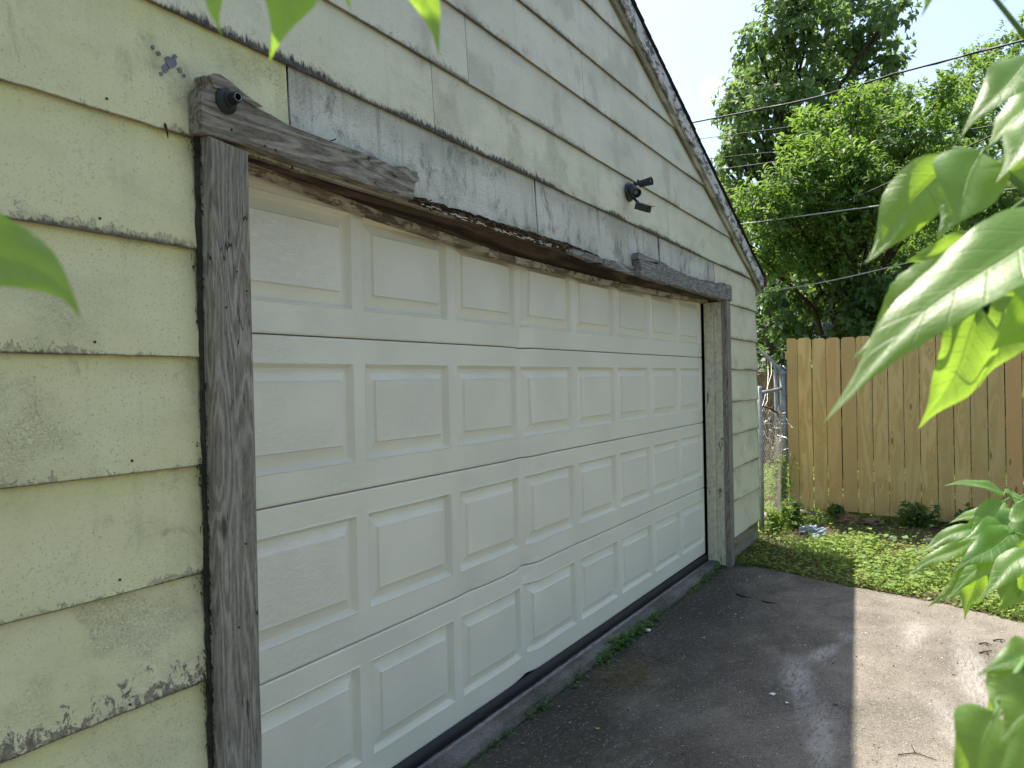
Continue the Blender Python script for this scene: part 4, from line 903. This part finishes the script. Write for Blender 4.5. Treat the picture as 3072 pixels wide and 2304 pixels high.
tube('rusty_bar', [(6.44, -.115, 1.14), (6.8, -.13, 1.10), (7.15, -.14, 1.03), (7.45, -.12, 1.05)], .008, RUST, ch, 6)
for s in (-.02, .015): tube('tie_wire', [(7.47, .02+s, 1.60), (7.30, -.02+s, 1.45), (7.0, -.06, 1.32), (6.75, -.09+s, 1.18), (6.5, -.11, 1.10+s), (6.42, -.125, 1.02)], .0035, WIREL, ch, 5)

# ------------------------------------------------------------------ far fence and neighbour's house
bf = root('board_fence', 'old brown board fence far beyond the chain link opening', 'fence', (12, 1.6, -.1))
for i in range(34):
    y = 4.6-i*.146; zt = 1.44+random.uniform(-.006, .006)
    box('fence_board', 12, 12.018, y-.0705, y+.0705, .0, zt, OLDFENCE, bf, bev=.003, uvax='z')
box('cap_rail', 11.97, 12.06, -.4, 4.7, 1.452, 1.485, OLDFENCE, bf, bev=.003, uvax='y')
box('rail', 12.022, 12.06, -.4, 4.7, .3, .39, OLDFENCE, bf, bev=.003, uvax='y'); 
HSID = plain('grey house siding', (.20, .205, .215), .7, 0, .3, .25, 6); HTRIM = plain('white house trim', (.70, .71, .72), .5, 0, .4, .1, 6); GLASS = plain('dark window glass', (.03, .035, .04), .08, 0, .8, .1, 2)
ho = root('house', 'grey lap sided neighbouring house glimpsed between the trees above the pine fence', 'house', (21, 1.2, -.1))
HX = 18.0; HY0, HY1 = -7.0, 1.12
bx_ = box('wall', HX+.03, HX+7, HY0+.02, HY1-.02, -.2, 4.4, HSID, ho, bev=0)
for i in range(40):
    z = .2+i*.105
    mk('lap_board', [(HX, HY0+.06, z), (HX, HY1-.06, z), (HX+.028, HY1-.06, z+.108), (HX+.028, HY0+.06, z+.108), (HX+.03, HY0+.06, z), (HX+.03, HY1-.06, z)], [(0, 1, 2, 3), (0, 4, 5, 1), (1, 5, 2), (0, 3, 4)], HSID, ho)
box('corner_trim', HX-.02, HX+.1, HY1-.06, HY1+.04, -.1, 4.4, HTRIM, ho, bev=.004)
box('corner_trim', HX-.02, HX+.1, HY0-.04, HY0+.06, -.1, 4.4, HTRIM, ho, bev=.004)
for y in (-1.2, -4.2):
    w_ = box('window', HX-.03, HX+.02, y-.5, y+.5, 1.3, 2.75, HTRIM, ho, bev=.004)
    box('pane', HX-.036, HX-.031, y-.42, y+.42, 1.38, 1.99, GLASS, w_, bev=0); box('pane', HX-.036, HX-.031, y-.42, y+.42, 2.05, 2.67, GLASS, w_, bev=0)
rf = mk('roof', [(HX-.4, HY0-.4, 4.35), (HX-.4, HY1+.4, 4.35), (HX+3.5, HY1+.4, 6.1), (HX+3.5, HY0-.4, 6.1), (HX+7.4, HY1+.4, 4.35), (HX+7.4, HY0-.4, 4.35), (HX-.4, HY0-.4, 4.25), (HX-.4, HY1+.4, 4.25), (HX+7.4, HY1+.4, 4.25), (HX+7.4, HY0-.4, 4.25)], [(0, 3, 2, 1), (3, 5, 4, 2), (0, 1, 7, 6), (4, 5, 9, 8), (6, 7, 8, 9), (1, 2, 4, 8, 7), (0, 6, 9, 5, 3)], SHING, ho)

# ------------------------------------------------------------------ foliage
def leafcards(pos, d, nrm, L, Wd, fold=.25):
    """folded diamond-shaped leaves: 5 vertices and 4 triangles each"""
    d = d/np.linalg.norm(d, axis=1)[:, None]; s = np.cross(d, nrm); s /= np.linalg.norm(s, axis=1)[:, None]+1e-9; n_ = np.cross(s, d)
    L = L[:, None]; Wd = Wd[:, None]
    m = pos+d*L*.45; v = np.stack([pos, m-s*Wd*.5+n_*Wd*fold, m, m+s*Wd*.5+n_*Wd*fold, pos+d*L-n_*L*.10], 1)
    k = np.arange(len(pos))[:, None]*5
    tr = np.array([[0, 2, 1], [0, 3, 2], [1, 2, 4], [2, 3, 4]])
    return v.reshape(-1, 3), (k[:, None, :]+tr[None]).reshape(-1, 3)
def unit(rng, n):
    v = rng.normal(size=(n, 3)); return v/np.linalg.norm(v, axis=1)[:, None]
def crown(rng, blobs, per, L, W_, sprig, upness, droop, shell=.55, squash=.8, keep=1.0):
    P_ = []; D_ = []; N_ = []
    for c_, r in blobs:
        n = max(5, int(per*r*r*keep)); u = unit(rng, n); rad = r*(shell+(1.05-shell)*rng.random_sample(n)**.7)
        # lumpy outline
        ph = rng.uniform(0, 6, 3); rad *= 1+.22*np.sin(u[:, 0]*5+ph[0])*np.sin(u[:, 1]*5+ph[1])+.12*np.sin(u[:, 2]*9+ph[2])
        q = np.array(c_)+u*rad[:, None]*np.array([1, 1, squash])
        ax = u+np.array([0, 0, upness]); ax /= np.linalg.norm(ax, axis=1)[:, None]
        for j in range(sprig):
            w = unit(rng, n); side = w-ax*(w*ax).sum(1)[:, None]; side /= np.linalg.norm(side, axis=1)[:, None]
            dd = ax*(.9 if j % 2 else .35)+side*1.0; dd[:, 2] -= droop; dd /= np.linalg.norm(dd, axis=1)[:, None]
            nn = ax*1.0+unit(rng, n)*.35; nn[:, 2] += .5
            P_.append(q+ax*(j/sprig-.3)*L*1.0+side*.01); D_.append(dd); N_.append(nn)
    P_ = np.concatenate(P_); D_ = np.concatenate(D_); N_ = np.concatenate(N_)
    n = len(P_); Ls = L*rng.uniform(.6, 1.25, n)
    return leafcards(P_, D_, N_, Ls, Ls*W_*rng.uniform(.8, 1.2, n))
def limbs(base, blobs, r0, rng, mat, parent, name='trunk'):
    v = []; f = []; base = Vector(base); cen = Vector(np.mean([b[0] for b in blobs], 0))
    top = Vector((base.x*.3+cen.x*.7, base.y*.3+cen.y*.7, max(b[0][2] for b in blobs)-.4)); spine = []
    for i in range(9):
        t = i/8; p = base.lerp(top, t)+Vector((n3(t*3, 1, 0)*.35, n3(t*3, 4, 0)*.35, 0))*min(1, t*4); spine.append(p)
    tube_geo(spine, [r0*(1-.86*i/8) for i in range(9)], 9, v, f)
    for c_, r in blobs:
        c_ = Vector(c_); j = min(8, max(1, int(8*max(.12, (c_.z-base.z-.25*(c_-spine[4]).length)/(top.z-base.z)))))-1; a = spine[max(1, j)]
        mid = a.lerp(c_, .5)+Vector((0, 0, .12*(c_-a).length))+Vector(rng.uniform(-.12, .12, 3)); l = (c_-a).length
        rr = r0*(1-.86*j/8)*.42
        tube_geo([a, a.lerp(mid, .5), mid, mid.lerp(c_, .6), c_], [rr, rr*.8, rr*.6, rr*.4, rr*.2], 6, v, f)
        for k in range(3):
            e = c_+Vector(rng.normal(size=3))*r*.55; tube_geo([mid.lerp(c_, .5), c_.lerp(e, .4), e], [rr*.35, rr*.22, rr*.08], 5, v, f, False)
    return mk(name, v, f, mat, parent, smooth=True)
def tree(name, label, blobs, base, r0, seed, leaf, per, L, W_, sprig, upness, droop, shell=.5, squash=.8, group=None):
    t = root(name, label, 'tree', base); rng = np.random.RandomState(seed)
    limbs(base, blobs, r0, rng, BARK, t)
    v, f = crown(rng, blobs, per, L, W_, sprig, upness, droop, shell, squash)
    c_ = tag(fast('crown', v, f, leaf, t), kind='stuff'); return t
tree('tall_tree', 'tall dark broad-leaved tree with airy crown against the sky, behind the others', TALL, (17.2, 2.0, -.1), .28, 5, LEAF_T, 250, .175, .6, 5, .1, .55, .4, .85)
LOW = [b for b in BUSHY if b[0][2] < 2.7]; BUSHY = [b for b in BUSHY if b[0][2] >= 2.7]  # lower crown gets darker leaf colour, standing in for shade from above
tree('bushy_tree', 'bright yellow-green bushy tree leaning over the fence in the middle', BUSHY, (10.3, -.3, -.05), .13, 6, LEAF_B, 1050, .088, .44, 7, .75, .0, .25, .9)
tree('leafy_tree', 'green leafy tree at the right edge beyond the pine fence', RIGHT, (13.2, -3.4, -.05), .15, 8, LEAF_B, 800, .10, .44, 6, .7, .05, .3, .95)
tree('shade_tree', 'low-hanging foliage just over the pine fence, coloured darker for the shade under the bright crown', LOW, (9.6, -1.5, -.05), .09, 9, LEAF_D, 1000, .11, .5, 5, .2, .35, .25)
# darker small trees and shrubs closing the view under the crowns
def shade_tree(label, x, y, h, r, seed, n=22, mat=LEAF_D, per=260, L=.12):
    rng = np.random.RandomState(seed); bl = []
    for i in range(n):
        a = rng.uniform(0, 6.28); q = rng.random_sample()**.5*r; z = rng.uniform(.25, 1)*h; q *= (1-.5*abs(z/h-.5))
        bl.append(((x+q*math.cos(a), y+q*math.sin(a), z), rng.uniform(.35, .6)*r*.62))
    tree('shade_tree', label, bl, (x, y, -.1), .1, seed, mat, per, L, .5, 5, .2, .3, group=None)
shade_tree('dark small tree in the gap left of the grey house, right above the garage corner', 15.2, 3.4, 3.9, 1.5, 31, 26)
shade_tree('dark leafy tree low behind the left end of the pine fence', 14.0, .9, 4.4, 1.1, 32, 16)
shade_tree('dark leafy tree standing behind the middle of the pine fence', 13.6, -2.2, 4.6, 1.9, 33, 30)
shade_tree('dark leafy tree standing behind the right part of the pine fence', 12.6, -5.2, 4.6, 2.0, 34, 30)
shade_tree('dark tree farthest back at left, behind the tall tree', 22, 6.0, 6.5, 3.0, 35, 34, per=120, L=.2)
shade_tree('large dark tree far beyond the grey house', 26, 1.5, 8.0, 4.0, 36, 40, per=70, L=.26)
shade_tree('dark tree far to the right behind the leafy tree', 21, -6.5, 7.0, 3.6, 37, 40, per=80, L=.24)

def scatter(rng, n, x0, x1, y0, y1, ok):
    x = rng.uniform(x0, x1, n); y = rng.uniform(y0, y1, n); k = np.array([ok(a, b) for a, b in zip(x, y)]); return x[k], y[k]
def lawn_ok(x, y):
    if x < edge_x(y)+.015*math.sin(y*9)-.015 and y < -.13: return False
    if x < XC and y > -.145: return False
    bare = n3(x, y, 0, 1.6)
    d = 7.5-x
    if -.1 < d < 1.25 and y < -.35 and bare > -.42+.3*abs(d-.6): return random.random() < .07
    if bare > .16: return random.random() < .35
    return True
rng = np.random.RandomState(77)
def lawn(name, n, x0, x1, y0, y1, Ls, mat, blade=False):
    x, y = scatter(rng, n, x0, x1, y0, y1, lawn_ok); m = len(x); z = np.array([gh(a, b) for a, b in zip(x, y)])
    if blade:
        d = rng.normal(size=(m, 3))*.5; d[:, 2] = 1.0; nn = unit(rng, m); nn[:, 2] *= .2; L = rng.uniform(.5, 1.5, m)*Ls; W_ = np.full(m, .0042)*rng.uniform(.7, 1.4, m)
        patch = np.array([.35+1.1*max(0, n3(a, b, 9, 2.2)+.25) for a, b in zip(x, y)]); L *= patch
        return leafcards(np.stack([x, y, z], 1), d, nn, L, W_, .1)
    h = rng.random_sample(m)**2*.07*(1+np.array([1.6*max(0, n3(a, b, 4, 1.5)) for a, b in zip(x, y)]))
    a = rng.uniform(0, 6.28, m); d = np.stack([np.cos(a), np.sin(a), rng.uniform(-.35, .45, m)], 1); nn = unit(rng, m)*.38; nn[:, 2] += 1
    L = rng.uniform(.55, 1.25, m)*Ls
    return leafcards(np.stack([x, y, z+h+.008], 1), d, nn, L, L*.85, .12)
def join(parts):
    V = []; F = []; o = 0
    for v, f in parts: V.append(v); F.append(f+o); o += len(v)
    return np.concatenate(V), np.concatenate(F)
v, f = join([lawn('', 44000, 4.2, 8.2, -3.3, .9, .030, None), lawn('', 26000, 8.0, 16, -6, 4.5, .05, None), lawn('', 9000, 3.6, 5.2, -6, -2.6, .032, None), lawn('', 9000, 7.6, 12, -.4, 2.2, .06, None)])
w1 = lawn('', 2600, 4.3, 8.2, -3.3, .9, .055, None); w1[0][:, 2] += .03; v, f = join([(v, f), w1])
tag(fast('ground_cover', v, f, COVER), 'low round-leaved ground cover spreading from the driveway edge to the fence', 'ground cover', kind='stuff')
v, f = join([lawn('', 46000, 4.2, 8.2, -3.3, .9, .085, None, True), lawn('', 16000, 8, 15, -5, 4, .14, None, True), lawn('', 5000, 3.6, 5.2, -6, -2.6, .08, None, True)])
tag(fast('grass', v, f, GRASSM), 'thin green grass blades growing through the ground cover', 'grass', kind='stuff')

def bush(name, label, cen, r, h, n, L, mat, seed, W_=.55):
    rg = np.random.RandomState(seed); t = root(name, label, 'plant', (cen[0], cen[1], gh(cen[0], cen[1])-.01)); v = []; f = []; P_ = []
    for i in range(max(4, n//45)):
        a = rg.uniform(0, 6.28); q = rg.random_sample()*r; tip = Vector((cen[0]+q*math.cos(a), cen[1]+q*math.sin(a), cen[2]+h*rg.uniform(.5, 1))); b = Vector((cen[0]+q*.3*math.cos(a), cen[1]+q*.3*math.sin(a), gh(cen[0], cen[1])-.01))
        mid = b.lerp(tip, .5)+Vector((0, 0, .1*h)); tube_geo([b, mid, tip], [.004, .003, .0012], 4, v, f, False)
        for k in range(45):
            s = rg.random_sample(); p = (b.lerp(mid, s*2) if s < .5 else mid.lerp(tip, s*2-1)); P_.append(tuple(p+Vector(rg.normal(size=3))*r*.13))
    mk('stem', v, f, STEMM, t); P_ = np.array(P_); m = len(P_); d = unit(rg, m); d[:, 2] *= .5; nn = unit(rg, m)*.6; nn[:, 2] += 1; Ls = rg.uniform(.6, 1.3, m)*L
    v, f = leafcards(P_, d, nn, Ls, Ls*W_); tag(fast('foliage', v, f, mat, t), kind='stuff')
bush('weed_bush', 'bushy weed climbing the chain link beside the steel gate post', (7.35, -.10, -.1), .16, .75, 420, .055, COVER, 41)
bush('weed_bush', 'low weed clump at the foot of the post by the garage corner', (6.62, -.22, -.1), .16, .28, 360, .05, COVER, 42)
bush('weed_bush', 'dark weed clump beside the crumpled plastic bag', (6.9, -.32, -.1), .18, .30, 320, .055, LEAF_D, 43)
bush('weed_bush', 'broad-leaved weed under the left end of the pine fence', (7.45, -.62, -.1), .15, .16, 120, .07, LEAF_D, 44)
bush('weed_bush', 'broad-leaved weed under the fence, in the middle', (7.42, -1.35, -.1), .28, .20, 320, .075, LEAF_D, 45)
bush('weed_bush', 'leafy weed under the fence, rightmost in the gap before the hanging leaves', (7.42, -1.85, -.1), .22, .22, 280, .07, LEAF_D, 46)

# weeds rooted in the crack between threshold and driveway
rg = np.random.RandomState(5); P_ = []; Ls = []
for cx, w, n, s in ((3.02, .20, 210, .030), (2.72, .16, 200, .034), (2.45, .10, 90, .028), (3.3, .09, 60, .026), (2.15, .04, 26, .03), (2.02, .03, 20, .032), (1.72, .03, 26, .026), (1.60, .03, 26, .024), (1.38, .035, 36, .018), (1.27, .03, 26, .016), (1.05, .02, 12, .018), (4.1, .12, 60, .024), (4.45, .16, 110, .028), (4.75, .1, 60, .03), (3.75, .1, 20, .02)):
    for i in range(n):
        P_.append((cx+rg.normal()*w*.55, -.127+rg.normal()*.013*(1+s*14)-.01, -.1+rg.random_sample()**1.5*s*1.9)); Ls.append(s*rg.uniform(.6, 1.2))
P_ = np.array(P_); Ls = np.array(Ls); m = len(P_); a = rg.uniform(0, 6.28, m); d = np.stack([np.cos(a), np.sin(a)-.2, rg.uniform(-.1, .9, m)], 1); nn = unit(rg, m)*.4; nn[:, 2] += 1; nn[:, 1] -= .4
v, f = leafcards(P_, d, nn, Ls, Ls*.55)
x = rg.uniform(.9, 4.9, 1500); P2 = np.stack([x, -.124+rg.normal(size=1500)*.006, np.full(1500, -.104)], 1); d2 = unit(rg, 1500)*.6; d2[:, 2] = 1; L2 = rg.uniform(.3, 1, 1500)*.02*np.array([.4+1.4*max(0, n3(q, 0, 0, 3)+.1) for q in x])
v, f = join([(v, f), leafcards(P2, d2, unit(rg, 1500), L2, np.full(1500, .004), .1)])
tag(fast('crack_weeds', v, f, WEEDM), 'small green weeds growing in the crack along the concrete threshold', 'weeds', kind='stuff')
# dried clippings and loose litter on the slab
def clip(n, cx, cy, sx, sy, hmax, L, mat, name, label, cat):
    P_ = np.stack([cx+rg.normal(size=n)*sx, cy+rg.normal(size=n)*sy, np.full(n, -.0955)], 1); q = np.exp(-((P_[:, 0]-cx)/sx)**2-((P_[:, 1]-cy)/sy)**2); P_[:, 2] += rg.random_sample(n)*q*hmax
    a = rg.uniform(0, 6.28, n); d = np.stack([np.cos(a), np.sin(a), rg.uniform(-.12, .3, n)], 1); nn = unit(rg, n); nn[:, 2] += .8; Ls = rg.uniform(.4, 1.4, n)*L
    v, f = leafcards(P_, d, nn, Ls, rg.uniform(.0012, .003, n), .1); tag(fast(name, v, f, mat), label, cat, kind='stuff')
clip(1500, 2.28, -.34, .17, .085, .022, .05, STRAW, 'dry_clippings', 'patch of dry grass clippings on the dark concrete near the threshold weeds', 'grass clippings')
v = []; f = []; rs = random.Random(3)
for i in range(6500):
    x = rs.uniform(.6, 5.0); y = rs.uniform(-2.6, -.15)
    if x > edge_x(y)-.02: continue
    s = rs.uniform(.0012, .0036)*(2.0 if rs.random() < .05 else 1); a = rs.uniform(0, 6); b = len(v); z = -.0985+.004*n3(x, y, 1, 1.1)
    for q in range(4): v.append((x+s*math.cos(a+q*1.57)*rs.uniform(.5, 1.7), y+s*math.sin(a+q*1.57)*rs.uniform(.5, 1.2), z+.001))
    v.append((x, y, z+s*.8)); f += [(b, b+1, b+4), (b+1, b+2, b+4), (b+2, b+3, b+4), (b+3, b, b+4)]
g = G('mixed grit'); g1 = g.isl(); grit = g.done(g.pbr(g.mix(g.step(g1, .5, .52), (.05, .035, .02), g.mix(g.step(g1, .8, .81), (.33, .27, .18), (.72, .71, .66))), .9))
tag(mk('litter', v, f, grit), 'fine grit, husks and pale chips scattered on the driveway', 'litter', kind='stuff')
def twig(label, pts, r, br=()):
    t = root('twig', label, 'twig', pts[0]); tube('stick', pts, [r]*(len(pts)-1)+[r*.5], TWIGM, t, 5)
    for b in br: tube('side_shoot', b, [r*.8, r*.4], TWIGM, t, 5)
twig('forked dark twig lying on the sunlit concrete', [(1.93, -1.64, -.095), (1.98, -1.70, -.094), (1.95, -1.78, -.096)], .0022, [[(1.98, -1.70, -.094), (2.06, -1.68, -.094)]])
twig('short broken bark strip near the right end of the threshold', [(4.13, -.44, -.095), (4.08, -.48, -.093), (4.06, -.56, -.095)], .006)
twig('small brown stick on shaded concrete, just beyond the bark strip', [(4.02, -.64, -.095), (3.99, -.68, -.093), (3.99, -.74, -.095)], .0045)
twig('long thin twig along the grass edge of the driveway', [(4.74, -1.17, -.094), (4.62, -1.32, -.092), (4.56, -1.45, -.093), (4.54, -1.6, -.094)], .004, [[(4.56, -1.45, -.092), (4.62, -1.52, -.09)]])
for i, (x, y, lb) in enumerate(((3.62, -1.93, 'dark twig crumb left of the others below the hanging leaves'), (3.72, -2.0, 'dark curled twig bit, middle one below the hanging leaves'), (3.62, -2.06, 'dark twig bit, rightmost of those below the hanging leaves'), (3.45, -1.93, 'dark seed husk nearest the camera below the hanging leaves'))):
    twig(lb, [(x, y, -.095), (x+.02, y-.03, -.089), (x+.01+.02*i, y-.06, -.094)], .004, [[(x+.02, y-.03, -.089), (x-.02, y-.045, -.094)]])
def blob(name, label, cat, c_, r, mat, seed, sub=2, rough=.35, sq=(1, 1, .7), smooth=False):
    bm = bmesh.new(); bmesh.ops.create_icosphere(bm, subdivisions=sub, radius=1)
    for q in bm.verts:
        k = 1+rough*n3(q.co.x+seed, q.co.y, q.co.z, 1.6)+rough*.5*n3(q.co.x+seed, q.co.y, q.co.z+4, 4.5); q.co = Vector((q.co.x*sq[0], q.co.y*sq[1], q.co.z*sq[2]))*r*k
    me = bpy.data.meshes.new(name); bm.to_mesh(me); bm.free(); me.materials.append(mat); o = link(bpy.data.objects.new(name, me)); o.location = c_; return tag(o, label, cat)
blob('crumpled_bag', 'crumpled grey-white plastic bag in the weeds near the gate post', 'plastic bag', (6.48, -.56, -.07), .078, BAGM, 3, 5, 1.1, (1, 1.2, .75))
blob('stone', 'pale brown stone under the left end of the pine fence', 'stone', (7.45, -.33, -.07), .11, STONE, 5, 3, .5, (1, 1.2, .6))
blob('broken_brick', 'flat reddish brick lump under the fence, right of the pale stone', 'brick', (7.45, -.72, -.085), .13, plain('old brick', (.22, .12, .08), .9, 0, .2, .5, 14), 8, 3, .4, (.8, 1.3, .5))
blob('broken_brick', 'second brick lump under the fence, farther right beside the weeds', 'brick', (7.42, -.98, -.09), .10, plain('old brick grey', (.18, .12, .09), .9, 0, .2, .5, 14), 9, 3, .4, (.8, 1.2, .5))
blob('stone', 'grey white stone behind the chain link mesh', 'stone', (7.0, -.05, -.06), .10, plain('pale stone', (.42, .38, .34), .9, 0, .2, .4, 12), 12, 3, .5, (1, .9, .8))
blob('stone', 'small pale stone on the bare strip before the fence, left one', 'stone', (6.55, -1.25, -.085), .045, plain('pale stone b', (.45, .42, .36), .9, 0, .2, .4, 12), 14, 2, .5)
blob('stone', 'small pale stone on the bare strip before the fence, right one', 'stone', (6.6, -1.55, -.085), .05, plain('pale stone c', (.45, .41, .35), .9, 0, .2, .4, 12), 15, 2, .5)
blob('white_chip', 'white paint chip lying beside the crack weeds', 'paint chip', (3.046, -.168, -.088), .018, PAPER, 17, 2, .5, (1, 1.2, .5))
blob('pebble', 'grey pebble on the shaded concrete near the shadow edge', 'pebble', (2.36, -1.343, -.094), .012, STONE, 19, 2, .3)
blob('pebble', 'small grey pebble at the front of the shaded concrete', 'pebble', (1.34, -.235, -.095), .009, STONE, 20, 2, .3)
def scrap(label, x, y, s, mat, seed):
    rs = random.Random(seed); o = [(x+s*rs.uniform(.5, 1.2)*math.cos(a), y+s*rs.uniform(.4, 1.1)*math.sin(a), -.0945+rs.uniform(0, .004)) for a in [k*.9 for k in range(7)]]
    q = [(a, b, c_-.0012) for a, b, c_ in o]
    tag(mk('scrap', o+q, [tuple(range(7)), tuple(range(7, 14))[::-1]]+[(j, j+7, (j+1) % 7+7, (j+1) % 7) for j in range(7)], mat), label, 'litter scrap')
scrap('white paper scrap on the shaded concrete', 2.36, -1.06, .022, PAPER, 1); scrap('small white scrap right of the larger paper scrap', 2.28, -1.14, .011, PAPER, 2)
scrap('yellow fallen leaf on the concrete near the camera', 1.62, -.46, .013, plain('yellow leaf', (.45, .38, .08), .6), 4)
scrap('small green fallen leaf on the shaded concrete', 3.55, -.62, .014, plain('green leaf bit', (.12, .25, .08), .6), 5)

# ------------------------------------------------------------------ overhead cables
CL = ['thickest black overhead cable, highest of all, crossing the tall tree', 'thin cable second from the top, ending behind the leaves', 'thin cable third from the top over the tall tree', 'thin dark cable fourth from the top, through the bushy tree', 'short thin cable seen just over the roof edge at mid height', 'pale cable leaving the roof edge over the bright foliage', 'cable rising steeply across the bushy tree', 'lowest pale cable, leaving from above the gutter end']
for i, (pts, r) in enumerate(CABLES):
    q = []
    P_ = [Vector(p) for p in pts]
    for k in range(len(P_)-1):
        p0 = P_[max(0, k-1)]; p1 = P_[k]; p2 = P_[k+1]; p3 = P_[min(len(P_)-1, k+2)]
        for s in range(8):
            t = s/8; q.append(.5*((2*p1)+(p2-p0)*t+(2*p0-5*p1+4*p2-p3)*t*t+(3*p1-p0-3*p2+p3)*t**3))
    q.append(P_[-1])
    v, f = tube_geo(q, r, 6)
    if i == 0:
        hx = [p+Vector((0, math.cos(j*1.1), math.sin(j*1.1)))*r*1.1 for j, p in enumerate(q)]; tube_geo(hx, r*.6, 5, v, f)
    tag(mk('overhead_cable', v, f, CABLEL if i in (5, 7) else CABLE, smooth=True), CL[i], 'cable', 'overhead cables across the trees')

# ------------------------------------------------------------------ near leaves
WPROF = [(0, .0), (.03, .32), (.08, .64), (.15, .88), (.24, 1.0), (.35, .99), (.46, .87), (.57, .69), (.67, .49), (.76, .30), (.84, .165), (.91, .085), (.96, .04), (1, .0)]
def big_leaf(parent, B, T, Wd, nrm, bow, stems, seed, wsc=1.2, sb=0.):
    B = Vector(B); T = Vector(T); d = T-B; Wd *= wsc; L = d.length; d.normalize(); nrm = Vector(nrm); s = d.cross(nrm).normalized(); n_ = s.cross(d)
    nv, nu = 60, 10; v = []; uv = []; f = []; ph = seed*1.7
    for i in range(nv+1):
        t = i/nv; w = lerp(WPROF, t)*Wd*.5
        c_ = B+(T-B)*t+n_*bow*L*4*t*(1-t)+s*(.03*L*math.sin(t*5+ph)*t*(1-t)*4+sb*L*4*t*(1-t)*(.4+t))
        for j in range(nu+1):
            a = j/nu*2-1; aa = abs(a)
            we = w*(1+(.012*math.sin(t*60+ph) if aa > .99 else 0))
            h = .30*aa*w*(1-.3*t)+aa*aa*w*.16*math.sin(t*11+ph+a*1.3)-.22*w*aa*aa*aa
            fr_ = (t*9.5-aa*1.6) % 1.0; h += .0012*Wd*(.5-abs(fr_-.5))*math.sin(math.pi*min(1, aa*1.2))*min(1, 4*t*(1-t))
            v.append(c_+s*a*we+n_*h); uv.append((j/nu, t))
    m = nu+1
    for i in range(nv):
        for j in range(nu): f.append((i*m+j, i*m+j+1, (i+1)*m+j+1, (i+1)*m+j))
    # midrib and leaf stalk as a fine tube
    o = mk('leaf', v, f, BROAD, parent, uv=uv, smooth=True)
    near = min((p for st in stems for p in st), key=lambda p: (Vector(p)-B).length)
    q = Vector(near)
    if (q-B).length > L*.8: q = B+(q-B).normalized()*L*.45
    tube('leaf_stalk', [q, q.lerp(B, .5)+n_*.004, B, B+d*L*.12+n_*bow*L*.4], [.0011, .0010, .0009, .0004], STEMM, o, 5)
    return o
BL = {'top': 'branch with blurred drooping leaves hanging in at the top left', 'left': 'branch whose single big blurred leaf enters at the left edge', 'upper': 'branch of large sunlit leaves filling the upper right', 'middle': 'cluster of drooping pointed leaves at the right edge before the driveway', 'lower': 'branch with big blurred leaves in the lower right corner'}
for key, lv in LEAVES.items():
    st = STEMS[key]; t = root('leafy_branch', BL[key], 'branch', st[0][0])
    for s_ in st:
        tube('stem', s_, [.0045-.003*i/(len(s_)-1) for i in range(len(s_))], STEMM, t, 7)
    for i, (B, T, w_, nn, bow) in enumerate(lv):
        big_leaf(t, B, T, w_, nn, bow, st, i+len(key), {'upper': 1.35, 'middle': 1.1, 'left': 1.15, 'lower': 1.3, 'top': 1.1}[key], {'left': -.10, 'top': (.10, .03, -.08, -.06)[i % 4]}.get(key, 0.))
        if key in ('top', 'left'):      # extra leaves out of view towards the sun, added to shade the visible ones
            for q in range(5):
                o_ = Vector(SUN_TO)*((.10 if key == 'top' else .36)+.035*q)+Vector((.035*math.sin(i*3+q*2), .035*math.cos(i*5+q*2), 0)); big_leaf(t, Vector(B)+o_, Vector(T)*.85+Vector(B)*.15+o_+Vector((.02, -.01*q, .03)), w_*1.8, SUN_TO, .08, [[Vector(p)+o_ for p in st[0]]], i+q)
# unseen trees for these branches, added to cut driveway bounce and green the wall
def unseen_tree(label, x, y, z0, z1, r, seed, n):
    rng = np.random.RandomState(seed); bl = []
    for i in range(n):
        a = rng.uniform(0, 6.28); q = rng.random_sample()**.5*r; bl.append(((x+q*math.cos(a), y+q*math.sin(a), rng.uniform(z0, z1)), rng.uniform(.3, .45)))
    tree('unseen_broadleaf_tree', label, bl, (x, y, -.1), .07, seed, LEAF_B, 420, .16, .5, 4, .2, .4)
unseen_tree('unseen broad-leaved tree right of the viewpoint, added to cut light bouncing off the driveway', .9, -4.3, 1.6, 4.0, 1.2, 51, 22)
unseen_tree('unseen broad-leaved tree left of the viewpoint, added to cut bounce and tint the wall green', -4.6, -3.6, 1.6, 4.2, 1.1, 52, 18)
